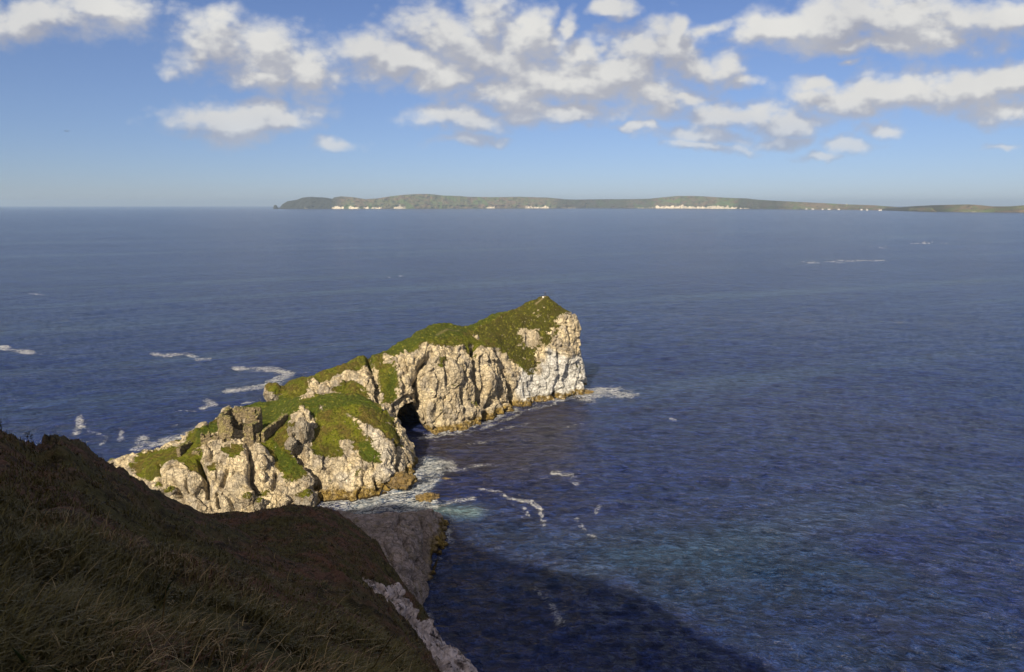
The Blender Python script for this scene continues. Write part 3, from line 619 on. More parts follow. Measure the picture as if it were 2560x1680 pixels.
def build_sea():
    ta = np.concatenate([np.linspace(-1.5, -.80, 60, endpoint=False), np.linspace(-.80, .86, 900), np.linspace(.86, 1.5, 60)[1:]])
    iy = np.concatenate([np.linspace(1 / 70., 1 / 1500., 620, endpoint=False), 1 / np.geomspace(1500, 38000, 60)])
    T, I = np.meshgrid(ta, iy, indexing='ij'); Yw = 1 / I; Xw = T * Yw
    V = np.stack([Xw, Yw, 0 * Xw], -1)
    # real wave relief near the land
    ca, sa = math.cos(math.radians(24)), math.sin(math.radians(24))
    R = np.stack([np.arctan2(Xw - 20, Yw + 150) * 330 * .42, np.hypot(Xw - 20, Yw + 150), 0 * Xw], -1)
    fade = np.clip(1.3 - Yw / 700, 0, 1)
    V[..., 2] = (fbm(R, .11, 2, .5, 11) * .35 + fbm(R, .4, 3, .6, 12, True) * .28) * fade
    px, py = proj(np.stack([Xw, Yw, 0 * Xw], -1))
    n = fbm(V, .08, 4, .6, 21); n2 = fbm(V, .1, 3, .6, 27); fo = np.zeros(px.shape); qx = px + n * 16 + fbm(V, .02, 2, .6, 23) * 14; qy = py + fbm(V, .08, 4, .6, 22) * 7
    for pl, w, a, ky in FOAM: fo = np.maximum(fo, a * .95 * np.exp(-(dline(qx, qy, pl, ky) / (w * 1.7)) ** 2) * np.clip(.78 + .7 * n2, .35, 1.15))
    # broken water along the shore lines
    dn = dpath(Xw, Yw, [at(x, L[0][0], z=0) for x, L in near_cols if x > 740])
    df = dpath(Xw, Yw, [at(*s[0][:2], z=0) for s in far_sections[5:]])
    dc = dpath(Xw, Yw, [at(x, L[0][0], z=0) for x, L in C_cols if L[0][1] is None] + [at(1108, 1330, z=0)])
    nn = .5 + .5 * fbm(V, .15, 3, .5, 31)
    fo = np.maximum(fo, np.exp(-(dn / (3.5 + 4 * nn)) ** 2) * 1.0)
    fo = np.maximum(fo, np.exp(-(df / (1.6 + 3.0 * nn)) ** 2) * (.35 + .6 * nn))
    fo = np.maximum(fo, np.exp(-(dc / (1.4 + 1.2 * nn)) ** 2) * .3 * nn)
    cove = inpoly(qx, qy, [(790,1250),(860,1248),(940,1235),(1000,1215),(1035,1185),(1045,1150),(1090,1150),(1130,1165),(1110,1200),(1080,1230),(1110,1270),(1060,1285),(900,1300),(830,1275)]).astype(float)
    cove = smooth_grid(cove, 8); fo = np.maximum(fo, cove * (.42 + .5 * nn))
    kel = inpoly(qx * 1.0, qy, [(1040,1080),(1100,1085),(1250,1045),(1310,1022),(1400,1003),(1452,995),(1458,1060),(1450,1130),(1400,1180),(1250,1215),(1150,1215),(1090,1190)]).astype(float)
    kel = smooth_grid(kel, 110) * .6
    teal = smooth_grid(inpoly(px + n * 60, py, [(1400,1350),(1800,1300),(2100,1350),(2560,1560),(2560,1680),(1950,1680),(1600,1480)]).astype(float), 80) * .6
    teal = np.maximum(teal, .4 * np.exp(-(dline(px, py, [(1120,1290),(1300,1340),(1500,1420)], 1.6) / 70) ** 2))
    milky = np.maximum(smooth_grid(cove, 10) * .5 * nn, .7 * np.exp(-(dline(px, py, [(1090,1275),(1180,1280)], 2) / 28) ** 2))
    o = mesh_obj('sea', V, grid_faces(*Xw.shape)[:, ::-1], M_WATER, dict(foam=fo, kelp=kel, teal=teal, milky=milky))
    return tag(o, kind='structure')
sea = build_sea()
# sea to the sides and behind, 4 mm lower, out to the same reach
z0 = np.zeros(4)
sv = [(-38000,-38000,-.45),(38000,-38000,-.45),(38000,69,-.45),(-38000,69,-.45),(-57000,69,-.45),(-57000,37900,-.45),(-105,70,-.45),(105,70,-.45),(57000,37900,-.45),(57000,69,-.45)]
me = bpy.data.meshes.new('sea'); me.from_pydata(sv, [], [(0,1,2,7,6,3),(3,6,5,4),(2,9,8,7)]); me.materials.append(M_WATER)
so = bpy.data.objects.new('sea', me); COL.objects.link(so); tag(so, kind='structure')

# ------------------------------------------------------------------ the far island
def mat_island():
    m, t, b = newmat('island_land'); P = t.node('ShaderNodeNewGeometry').outputs['Position']
    n = t.noise(t.scale(P, 1, 1, 3), .004, 5, .65); f = t.noise(t.scale(P, 1, 1, 2), .012, 4, .7)
    col = t.mix(t.mr(n, .42, .58), (.095, .105, .06), (.125, .10, .072))
    col = t.mix(t.mr(f, .5, .64), col, (.045, .047, .035))
    col = t.mix(t.mr(t.noise(P, .003, 2, .5), .58, .62), col, (.09, .115, .055))
    dk = t.attr('basalt_cloud_shade'); col = t.mix(dk, col, t.mix(f, (.030, .033, .030), (.045, .045, .035)))  # dark basalt tone, also paints the cloud shadow on the island's left end
    wm = t.mr(t.m('ADD', t.m('MULTIPLY', t.attr('chalk'), 1.0), t.m('MULTIPLY', t.m('SUBTRACT', t.noise(t.scale(P, 1, .3, .5), .022, 4, .8), .5), 2.2)), .42, .95)
    wm = t.m('MULTIPLY', wm, t.mr(t.attr('chalk'), .1, .4))
    col = t.mix(wm, col, (.50, .46, .38))
    t.l.new(col, b.inputs['Base Color']); b.inputs['Roughness'].default_value = .95; b.inputs['Specular IOR Level'].default_value = .1
    return m
M_ISLE = mat_island()
ISL_T = [(688,521),(700,519),(706,511),(720,503),(745,499),(758,494),(778,492),(815,494),(832,497),(838,493),(855,491),(885,493),(915,498),(945,496),(975,491),(1010,487),(1045,485),(1070,485),(1085,486),(1110,489),(1150,490),(1170,492),(1230,493),(1300,492),(1370,494),(1410,498),(1440,499),(1500,498),(1560,498),(1620,497),(1650,494),(1690,490),(1740,490),(1790,493),(1830,495),(1865,496),(1890,499),(1940,502),(2000,505),(2060,508),(2117,511),(2180,513),(2220,516),(2260,519),(2310,519),(2330,519),(2340,530)]
ISL_B = [(688,522),(900,522),(1200,521),(1500,520.5),(1700,521),(1900,522.5),(2000,523.5),(2100,524),(2215,525.5),(2340,530.5)]
PT_T = [(2205,524),(2212,521),(2240,519),(2262,517),(2290,515),(2330,513),(2370,512),(2420,511),(2450,513),(2480,516),(2520,516),(2560,513),(2600,512),(2700,511),(2900,512)]
PT_B = [(2205,526),(2300,528.5),(2400,530),(2500,531),(2560,531.5),(2700,532.5),(2900,534)]
def island(name, T_, B_, chalk, dark, seed, shift=0.):
    xs = np.arange(T_[0][0], T_[-1][0] + .1, 1.25)
    tp = np.interp(xs, *zip(*T_)); bt = np.interp(xs, *zip(*B_))
    base = np.array([at(x, b_, z=0) for x, b_ in zip(xs, bt)])
    jag = fbm(np.stack([xs, 0 * xs, 0 * xs], -1), .05, 4, .6, seed)
    depth = 300 + 60 * jag
    prof = [(-.02, 0), (.0, .0), (.06, .16), (.1, .30), (.22, .36), (.35, .48), (.5, .62), (.7, .82), (.85, .95), (1.0, 1.0), (1.2, .97), (1.6, .8), (2.4, .4), (3.2, -.05)]
    pr = np.array(prof); vv = np.linspace(0, len(pr) - 1, 66); pf = np.stack([np.interp(vv, np.arange(len(pr)), pr[:, k]) for k in (0, 1)], 1)
    u = base[:, :2] / np.linalg.norm(base[:, :2], axis=1, keepdims=True)
    Yt = base[:, 1] + depth
    top = np.array([at(x, b_, Y_)[2] for x, b_, Y_ in zip(xs, tp, Yt * 1.0)])
    V = np.zeros((len(xs), len(pf), 3))
    for j, (s, h) in enumerate(pf):
        V[:, j, :2] = base[:, :2] * (1 + (s * depth / base[:, 1]))[:, None]; V[:, j, 2] = np.maximum(h * top, -3 if s < 0 or s > 3 else -9)
    n = fbm(V * [1, 1, 2], .006, 5, .6, seed + 3); k = np.sin(np.clip(pf[:, 0], 0, 1) * math.pi)[None]
    V[..., 2] += n * 22 * k * np.clip(top[:, None] / 90, .1, 1); V[..., 1] += fbm(V, .01, 4, .6, seed + 9) * 60 * (np.clip(pf[:, 0], 0, 1)[None] < .9)
    px = np.broadcast_to(xs[:, None], V.shape[:2])
    ch = np.zeros(px.shape); bs = np.zeros(px.shape)
    hn = (.75 + .7 * fbm(np.stack([xs, 0 * xs, 0 * xs], -1), .16, 3, .6, seed + 21))[:, None]
    for (a, b_, h0, h1, s) in chalk:
        ch = np.maximum(ch, s * sstep(a - 4, a + 9, px) * (1 - sstep(b_ - 9, b_ + 4, px)) * (1 - sstep(h1 * .6 * hn, h1 * 1.3 * hn, (V[..., 2] / np.maximum(top[:, None], 5)))) )
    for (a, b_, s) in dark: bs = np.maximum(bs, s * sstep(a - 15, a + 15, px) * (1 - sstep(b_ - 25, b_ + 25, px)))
    o = mesh_obj(name, V, grid_faces(*V.shape[:2]), M_ISLE, dict(chalk=ch, basalt_cloud_shade=bs)); return tag(o, kind='structure')
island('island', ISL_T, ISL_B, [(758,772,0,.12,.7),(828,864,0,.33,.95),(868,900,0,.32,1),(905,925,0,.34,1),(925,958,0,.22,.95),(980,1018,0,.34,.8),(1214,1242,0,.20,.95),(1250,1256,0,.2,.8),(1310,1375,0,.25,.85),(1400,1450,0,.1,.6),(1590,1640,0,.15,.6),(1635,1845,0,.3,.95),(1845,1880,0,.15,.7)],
       [(660,850,1),(1390,1580,.7),(1840,1960,.7),(1500,1640,.5)], 400)  # leftmost dark span is a cloud's shadow put into the colour
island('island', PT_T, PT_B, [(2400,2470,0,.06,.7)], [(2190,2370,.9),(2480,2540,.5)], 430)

# ------------------------------------------------------------------ small builders
def lathe(bm, prof, n=16, c=(0, 0, 0)):
    rings = [[bm.verts.new((c[0] + r * math.cos(2 * math.pi * k / n), c[1] + r * math.sin(2 * math.pi * k / n), c[2] + z)) for k in range(n)] for r, z in prof]
    for a, b_ in zip(rings[:-1], rings[1:]):
        for k in range(n): bm.faces.new((a[k], a[(k + 1) % n], b_[(k + 1) % n], b_[k]))
    bm.faces.new(rings[0][::-1]); bm.faces.new(rings[-1])
def prism(bm, pts, y0, y1):
    a = [bm.verts.new((x, y0, z)) for x, z in pts]; b_ = [bm.verts.new((x, y1, z)) for x, z in pts]
    n = len(pts); bm.faces.new(a); bm.faces.new(b_[::-1])
    for k in range(n): bm.faces.new((a[k], b_[k], b_[(k + 1) % n], a[(k + 1) % n]))
def bm_obj(name, bm, mat, parent=None, smooth=False):
    bmesh.ops.recalc_face_normals(bm, faces=bm.faces[:])
    me = bpy.data.meshes.new(name); bm.to_mesh(me); bm.free(); me.materials.append(mat)
    for p in me.polygons: p.use_smooth = smooth
    o = bpy.data.objects.new(name, me); COL.objects.link(o)
    if parent: o.parent = parent
    return o
M_WHITE = mat_simple('white_paint', (.5, .5, .48), .7, .08, .05); M_ROOF = mat_simple('slate', (.12, .12, .13), .8, .2, .05)
M_DARK = mat_simple('dark_cloth', (.02, .022, .035), .8, .2, 5); M_SHIRT = mat_simple('white_cloth', (.75, .75, .72), .8, .1, 5)
M_SKIN = mat_simple('skin', (.42, .26, .19), .6, .1, 5); M_HAIR = mat_simple('hair', (.03, .02, .015), .6, .2, 20); M_TROU = mat_simple('grey_cloth', (.06, .06, .07), .9, .2, 5)
M_TWIG = mat_simple('twig', (.035, .028, .015), .8, .3, 8); M_BIRD = mat_simple('feathers', (.16, .17, .18), .8, .2, 3)
M_SAIL = mat_simple('sail_cloth', (.20, .24, .30), .8, .1, .05); M_STALK = mat_simple('dry_stalk', (.20, .145, .06), .7, .25, 6); M_LEAF = mat_simple('green_leaf', (.035, .06, .018), .6, .3, 6)

# cottages and lighthouse on the island
def cottage(px, py, w, label, scale=1.0):
    p = at(px, py, z=12); e = empty('cottage', (p[0], p[1] - 60, 3.0)); 
    tag(e, label, 'house', 'white buildings along the island shore')
    bm = bmesh.new(); prism(bm, [(-w, 0), (w, 0), (w, 14 * scale), (-w, 14 * scale)], -9, 9); bm_obj('wall', bm, M_WHITE, e)
    bm = bmesh.new(); a = [bm.verts.new(v) for v in ((-w - 1, -10, 14 * scale), (w + 1, -10, 14 * scale), (w + 1, 10, 14 * scale), (-w - 1, 10, 14 * scale), (-w - 1, 0, 22 * scale), (w + 1, 0, 22 * scale))]
    for f in ((0, 1, 5, 4), (2, 3, 4, 5), (0, 4, 3), (1, 2, 5), (3, 2, 1, 0)): bm.faces.new([a[i] for i in f])
    r_ = bm_obj('roof', bm, M_ROOF, e)
    bm = bmesh.new(); prism(bm, [(-w + 3, 19 * scale), (-w + 7, 19 * scale), (-w + 7, 26 * scale), (-w + 3, 26 * scale)], -2, 2); bm_obj('chimney', bm, M_WHITE, r_)
for px_, py_, w_, lb in [(2012,522,14,'first white cottage on the island shore where the pale strip begins'),(2028,522.3,20,'long white building beside the shore, just right of the first cottage'),
    (2052,522.8,12,'small white cottage in the middle of the pale island shore'),(2068,522.8,22,'wide white house group right of the middle of the island shore'),(2092,523.2,16,'white house a little left of below the island lighthouse'),
    (2148,524.0,14,'white cottage right of below the island lighthouse'),(2162,524.3,12,'small cottage on the shore, halfway to the dark point'),(2194,524.8,20,'last white cottage before the dark point of the island')]:
    cottage(px_, py_, w_, lb)
for px_, py_, Y_, lb in [(2016,508.5,None,'pale farmhouse up on the green island slope, left one of two'),(2033,509.5,None,'pale farmhouse up on the green island slope, right one of two')]:
    bpt = at(px_, 523.5, z=0); Yq = bpt[1] + 250; p = at(px_, py_ + 1, Yq)
    e = empty('farmhouse', (p[0], p[1] - 25, p[2] - 8)); tag(e, lb, 'house', 'farmhouses on the island slope')
    bm = bmesh.new(); prism(bm, [(-13, 0), (13, 0), (13, 14), (-13, 14)], -9, 9); bm_obj('wall', bm, M_WHITE, e)
    bm = bmesh.new(); prism(bm, [(-15, 14), (15, 14), (0, 21)], -10, 10); bm_obj('roof', bm, M_ROOF, e)
bpt = at(2117, 524.3, z=0); p = at(2117, 511.5, bpt[1] + 300)
e = empty('lighthouse', (p[0], p[1], p[2] - 6)); tag(e, 'small white lighthouse on the skyline of the low green part of the island', 'lighthouse')
bm = bmesh.new(); lathe(bm, [(7, 0), (6, 12), (5, 22)], 16); bm_obj('tower', bm, M_WHITE, e, True)
bm = bmesh.new(); lathe(bm, [(6, 22), (6, 23.5), (3.2, 23.6), (3.2, 28)], 16); ln = bm_obj('lantern', bm, M_WHITE, e, True)
bm = bmesh.new(); lathe(bm, [(4, 28), (3, 30), (.4, 32.5)], 16); bm_obj('lantern_roof', bm, M_ROOF, ln, True)
# sea stack off the left end of the island
def lump(name, loc, r, mat, seed, sub=5, amp=.35, freq=1.2, attrs=None, flat=0., rot=0.):
    bm = bmesh.new(); bmesh.ops.create_icosphere(bm, subdivisions=sub, radius=1)
    V = np.array([v.co[:] for v in bm.verts]); F = np.array([[v.index for v in f.verts] for f in bm.faces]); bm.free()
    q = V * freq + seed * 3.1; w1, w2, wv = worley(q, 1.3, seed)
    D = 1 + fbm(q, .8, 4, .55, seed) * amp + (wv - .5) * amp * .9 * sstep(0, .2, w2 - w1) - amp * .45 * (1 - sstep(0, .15, w2 - w1)) + fbm(q, 3.0, 3, .6, seed + 4) * amp * .22
    V = V * D[:, None] * np.array(r); V[:, 2] = np.where(V[:, 2] < -r[2] * .5, -r[2] * .5 + (V[:, 2] + r[2] * .5) * .3, V[:, 2])
    c, s = math.cos(rot), math.sin(rot); V = np.stack([V[:, 0] * c - V[:, 1] * s, V[:, 0] * s + V[:, 1] * c, V[:, 2]], 1)
    at_ = {k: np.zeros(len(V)) for k in ('grass', 'lush', 'heath', 'path', 'white', 'shore')}
    if attrs: at_.update({k: f_(V / np.array(r)) for k, f_ in attrs.items()})
    o = mesh_obj(name, V, F, mat, at_); o.location = loc; return o
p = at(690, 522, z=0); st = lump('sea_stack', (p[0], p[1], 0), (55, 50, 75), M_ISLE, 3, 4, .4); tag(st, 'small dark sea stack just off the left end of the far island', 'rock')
st.data.attributes.new('basalt_cloud_shade', 'FLOAT', 'POINT').data.foreach_set('value', np.ones(len(st.data.vertices), np.float32))

# boulders, pinnacles and sea rocks
def rock_at(px, py, Y, r, seed, label, mat=M_BOULDER, name='boulder', rot=0., group=None, attrs=None, sub=5, amp=.3, freq=1.2, cat='boulder'):
    p = at(px, py, Y); o = lump(name, p, r, mat, seed, sub, amp, freq, attrs, rot=rot); return tag(o, label, cat, group)
mossy = {'grass': lambda q: sstep(.45, .8, q[:, 2] + .2 * fbm(q, 3, 3)) * .8}
rock_at(757, 1085, 188.5, (2.1, 2.4, 4.6), 11, 'tall grey rock pinnacle standing on the green mound right of the ruined wall', name='rock_pinnacle', cat='rock', amp=.26, freq=1.5)
rock_at(733, 1078, 189, (1.5, 1.6, 2.7), 12, 'smaller grey rock leaning on the left of the tall pinnacle', name='rock_pinnacle', cat='rock', attrs=mossy)
rock_at(728, 1112, 183.5, (1.6, 1.6, 2.2), 13, 'pale broken rock just below the pair of pinnacles')
rock_at(620, 1255, 166, (1.6, 1.8, 2.4), 14, 'pale mossy boulder at the dark slope edge, left one of two', attrs=mossy)
rock_at(650, 1262, 166.5, (1.4, 1.5, 2.0), 15, 'pale mossy boulder at the dark slope edge, right one of two', attrs=mossy)
rock_at(764, 1255, 172, (3.0, 2.4, 3.2), 16, 'big rounded pale boulder with a green cap beside the foaming cove', attrs=mossy)
rock_at(425, 1238, 168.5, (2.2, 2.0, 2.4), 17, 'rounded pale boulder low on the left rock face beside a dark hollow', attrs=mossy)
rock_at(962, 1197, 184.5, (1.7, 1.5, 1.5), 18, 'round pale boulder at the foot of the mound by the ochre rocks')
rock_at(690, 985, 225, (4.0, 3.6, 3.6), 19, 'grass capped rock knob on the far shore behind the ruin', attrs={'grass': lambda q: sstep(.1, .5, q[:, 2] + .5 * q[:, 0])}, name='rocky_hummock', cat='rock')
rock_at(1003, 1203, 185.5, (3.6, 2.8, 2.4), 20, 'ochre weed covered rock at the right foot of the green mound', M_OCHRE, name='shore_rock', cat='rock', amp=.4, freq=1.8)
rock_at(860, 1252, 178, (4.2, 1.6, 1.3), 24, 'low ochre rock ledge at the water below the green mound', M_OCHRE, name='shore_rock', cat='rock', amp=.4, freq=1.8)
rock_at(800, 1243, 178, (3.2, 1.7, 1.7), 26, 'squat ochre rock left of the ledge below the green mound', M_OCHRE, name='shore_rock', cat='rock', amp=.4, freq=1.8)
rock_at(1066, 1248, None, (3.2, 1.7, 1.5), 21, 'ochre yellow sea rock alone in the foam off the mound', M_OCHRE, name='sea_rock', cat='rock', amp=.45, freq=1.8) if False else None
o = lump('sea_rock', at(1066, 1246, z=0), (3.3, 2.0, 1.5), M_OCHRE, 21, 5, .45, 1.9, rot=.4); tag(o, 'ochre yellow sea rock alone in the foam off the mound', 'rock')
o = lump('sea_rock', at(1117, 1199, z=-.35), (1.9, 1.1, .7), M_OCHRE, 22, 4, .45, 1.9); tag(o, 'tiny olive rock barely above the water right of the cove', 'rock')
o = lump('shore_rock', at(1458, 982, z=0) + np.array([1.2, 0, 0]), (3.2, 2.6, 1.3), M_OCHRE, 23, 5, .35, 1.5); tag(o, 'low brown rock ledge at the white tip of the headland', 'rock')

# ------------------------------------------------------------------ ruins
def voxel_wall(name, p0, p1, thick, height, solid, parent=None, cell=.34, seed=0, mat=M_RUIN, rough=.10, base=0.):
    """wall from p0 to p1 (xy + ground z), solid(s, h) tells which cells stand"""
    p0, p1 = np.array(p0, float), np.array(p1, float); L = np.linalg.norm((p1 - p0)[:2]); d = (p1 - p0) / L; nrm = np.array([-d[1], d[0], 0])
    nx, nz, ny = max(2, int(round(L / cell))), max(2, int(round(height / cell))), max(2, int(round(thick / cell)))
    s = (np.arange(nx) + .5) / nx * L; h = (np.arange(nz) + .5) / nz * height
    Sg, Hg = np.meshgrid(s, h, indexing='ij'); occ2 = solid(Sg, Hg)
    occ = np.zeros((nx + 2, ny + 2, nz + 2), bool); occ[1:-1, 1:-1, 1:-1] = occ2[:, None, :]
    # a few stones gone from the top faces
    rr = np.random.default_rng(seed)
    topm = occ[1:-1, 1:-1, 1:-1] & ~occ[1:-1, 1:-1, 2:]; occ[1:-1, 1:-1, 1:-1] &= ~(topm & (rr.random(topm.shape) < .28))
    ids = {}; V = []; F = []
    def vid(i, j, k):
        key = (i, j, k)
        if key not in ids:
            ids[key] = len(V); V.append((i, j, k))
        return ids[key]
    dirs = [((1, 0, 0), [(1, 0, 0), (1, 1, 0), (1, 1, 1), (1, 0, 1)]), ((-1, 0, 0), [(0, 0, 0), (0, 0, 1), (0, 1, 1), (0, 1, 0)]), ((0, 1, 0), [(0, 1, 0), (0, 1, 1), (1, 1, 1), (1, 1, 0)]),
            ((0, -1, 0), [(0, 0, 0), (1, 0, 0), (1, 0, 1), (0, 0, 1)]), ((0, 0, 1), [(0, 0, 1), (1, 0, 1), (1, 1, 1), (0, 1, 1)]), ((0, 0, -1), [(0, 0, 0), (0, 1, 0), (1, 1, 0), (1, 0, 0)])]
    for (i, j, k) in zip(*np.nonzero(occ)):
        for dd, q in dirs:
            if not occ[i + dd[0], j + dd[1], k + dd[2]]: F.append([vid(i + a, j + b_, k + c) for a, b_, c in q])
    V = np.array(V, float) - 1
    P = p0 + V[:, :1] / nx * (p1 - p0) + nrm * (V[:, 1:2] / ny * thick - thick / 2) + np.array([0, 0, 1]) * (V[:, 2:] / nz * height)
    P = P + np.stack([fbm(P, 2.2, 2, .5, seed + k) for k in range(3)], -1) * rough * 2.2
    return mesh_obj(name, P, F, mat, None, parent, smooth=False)
cg = at(592, 1108, 183.2)                     # castle ground point
cz = cg[2] - 1.2
cas = empty('castle_ruin', (cg[0], cg[1], cz)); tag(cas, 'ruined square stone castle tower standing on the rocky headland', 'castle')
cas_m = Matrix.Translation(cas.location)
def local(x, y, z=0): return (x, y, z)
TH = 9.6
def topn(s, base_, seed, amp=.7, fr=.6): return base_ + amp * fbm(np.stack([s, 0 * s, 0 * s], -1), fr, 3, .6, seed)
# local frame: x right along the front, y back
def f_front(s, h):   # 0..9.6
    top = np.where(s < 3.7, topn(s, 9.0, 3, .3), np.where(s < 4.3, 7.4, np.where(s < 6.9, 5.6, topn(s, 6.6, 4, .9))))
    gap = (s > 3.9 + .35 * np.sin(h * 1.5)) & (s < 7.0 + .15 * np.sin(h * 2 + 1)) & (h > .4)
    win = (np.abs(s - 1.95 - (1.6 - h) * .18) < .42) & (h > 1.2) & (h < 2.9)
    return (h < top) & ~gap & ~win
voxel_wall('front_wall', local(-4.8, 0), local(4.8, .3), 1.1, TH, f_front, cas, seed=1)
def f_back(s, h):
    top = topn(s, 9.6, 7, .35); notch = (s > 1.4) & (s < 2.1) & (h > 8.6)
    w1_ = (s > 3.9) & (s < 5.1) & (h > 4.7) & (h < 6.5); w2_ = (s > 4.4) & (s < 6.2) & (h > 1.3) & (h < 3.0); r_ = (s > 8.0) & (s < 8.6) & (h > 7.4) & (h < 8.9)
    return (h < top) & ~notch & ~w1_ & ~w2_ & ~r_
voxel_wall('back_wall', local(-4.8, 6.6), local(4.9, 6.8), 1.1, 10.4, f_back, cas, seed=2)
voxel_wall('side_wall', local(-4.3, .6), local(-4.3, 6.1), 1.1, 10.4, lambda s, h: h < topn(s, 9.2, 12, .7), cas, seed=3)
voxel_wall('side_wall', local(4.5, .9), local(4.6, 6.3), 1.1, 10.2, lambda s, h: (h < np.where(s < 2.2, 6.4, topn(s, 8.9, 14, .9))) & ~((s > 2.2) & (s < 3.4) & (h > 5.2) & (h < 7.4)), cas, seed=4)
voxel_wall('annex_wall', local(-9.4, -1.2, -1.6), local(-4.9, -.2, -.6), 1.2, 6.0, lambda s, h: h < np.where(s < 2.6, 5.6, 4.7) + .3 * np.sin(s * 4), cas, cell=.42, seed=5, rough=.14)
voxel_wall('floor_rubble', local(-3.6, 1.0, -.6), local(3.6, 1.2, -.6), 1.4, 1.6, lambda s, h: h < .9 + .5 * np.sin(s * 2.3), cas, seed=6)
for ch in cas.children: pass
def ground_wall(name, pxl, height, label, seed, thick=.9, group=None, cell=.36, prof=None):
    e = None
    pts = [at(a, b_, Y_) for a, b_, Y_ in pxl]
    zb = min(q[2] for q in pts)
    V0 = pts[0]; e = empty(name, V0); tag(e, label, 'wall', group)
    for i, (a, b_) in enumerate(zip(pts[:-1], pts[1:])):
        a_ = np.array(a) - V0 - [0, 0, 1.0]; b2 = np.array(b_) - V0 - [0, 0, 1.0]
        voxel_wall('wall_section', a_, b2, thick, height + 1.0, prof or (lambda s, h, sd=seed + i: h < topn(s, height + .7, sd, .5, .5)), e, cell=cell, seed=seed + i)
ground_wall('ruined_wall', [(657,1098,184.5),(676,1078,188.5),(718,1048,197)], 2.2, 'long low stone wall climbing right from the castle to the green mound', 31)
ground_wall('ruined_wall', [(637,1096,184.5),(650,1095,184.5)], 1.8, 'short broken stub of wall just right of the castle', 36)
ground_wall('ruined_wall', [(447,1140,178.5),(462,1128,182),(478,1120,184.5)], 2.6, 'roofless hut remains with dark inner wall left of the castle', 41)
ground_wall('ruined_wall', [(482,1136,178.5),(500,1137,178)], 1.5, 'low stone remains between the hut and the castle annex', 46)

# ------------------------------------------------------------------ people on the summit
def body(name, joints, edges, radii, mat, parent=None):
    me = bpy.data.meshes.new(name); me.from_pydata(joints, edges, []); o = bpy.data.objects.new(name, me); COL.objects.link(o)
    sk = o.modifiers.new('skin', 'SKIN'); sb = o.modifiers.new('sub', 'SUBSURF'); sb.levels = 1; sb.render_levels = 1
    for i, r in enumerate(radii): me.skin_vertices[0].data[i].radius = (r, r)
    me.skin_vertices[0].data[0].use_root = True
    me.materials.append(mat); sk.use_smooth_shade = True
    if parent: o.parent = parent
    return o
sx_, sy_ = at(1362, 740, 294)[:2]; sz_ = surface_z(GF, sx_, sy_, 1.0)
p1 = empty('person', (sx_ + .1, sy_, sz_)); tag(p1, 'person in dark clothing standing on the grassy summit of the headland', 'person')
J = [(0,0,.95),(0,0,1.2),(0,0,1.42),(0,0,1.55),(-.11,0,.88),(-.13,.03,.48),(-.14,0,.07),(.11,0,.88),(.13,.02,.48),(.15,0,.07),(-.2,0,1.40),(-.26,.02,1.12),(-.22,-.16,.98),(.2,0,1.40),(.27,.02,1.12),(.22,-.15,1.0),(-.14,-.12,.03),(.15,-.12,.03)]
E = [(0,1),(1,2),(2,3),(0,4),(4,5),(5,6),(6,16),(0,7),(7,8),(8,9),(9,17),(2,10),(10,11),(11,12),(2,13),(13,14),(14,15)]
Rr = [.16,.15,.13,.06,.1,.075,.05,.1,.075,.05,.07,.05,.04,.07,.05,.04,.04,.04]
body('body', J, E, Rr, M_DARK, p1)
bm = bmesh.new(); bmesh.ops.create_uvsphere(bm, u_segments=14, v_segments=10, radius=.115, matrix=Matrix.Translation((0, -.01, 1.68)) @ Matrix.Diagonal((.85, 1, 1.15, 1))); hd = bm_obj('head', bm, M_SKIN, p1, True)
bm = bmesh.new(); bmesh.ops.create_uvsphere(bm, u_segments=14, v_segments=10, radius=.125, matrix=Matrix.Translation((0, .02, 1.71)) @ Matrix.Diagonal((.88, 1, 1.05, 1))); bm_obj('hair', bm, M_HAIR, hd, True)
sx2, sy2 = sx_ - .85, sy_ - 1.6; sz2 = surface_z(GF, sx2, sy2, .8)
p2 = empty('person', (sx2, sy2, sz2)); tag(p2, 'person in a white shirt sitting on the summit just below the dark figure', 'person')
J = [(0,0,.14),(0,.02,.4),(0,0,.62),(0,-.02,.74),(-.1,-.06,.13),(-.13,-.42,.36),(-.14,-.66,.05),(.1,-.06,.13),(.13,-.42,.36),(.14,-.66,.05),(-.19,0,.6),(-.26,-.12,.36),(-.15,-.36,.38),(.19,0,.6),(.26,-.12,.36),(.15,-.36,.38)]
E = [(0,1),(1,2),(2,3),(0,4),(4,5),(5,6),(0,7),(7,8),(8,9),(2,10),(10,11),(11,12),(2,13),(13,14),(14,15)]
body('body', J, E, [.17,.17,.16,.06,.1,.075,.06,.1,.075,.06,.08,.06,.04,.08,.06,.04], M_SHIRT, p2)
bm = bmesh.new(); bmesh.ops.create_uvsphere(bm, u_segments=14, v_segments=10, radius=.115, matrix=Matrix.Translation((0, -.04, .87)) @ Matrix.Diagonal((.85, 1, 1.15, 1))); hd = bm_obj('head', bm, M_SKIN, p2, True)
bm = bmesh.new(); bmesh.ops.create_uvsphere(bm, u_segments=14, v_segments=10, radius=.125, matrix=Matrix.Translation((0, -.01, .9)) @ Matrix.Diagonal((.88, 1, 1.05, 1))); bm_obj('hair', bm, M_HAIR, hd, True)

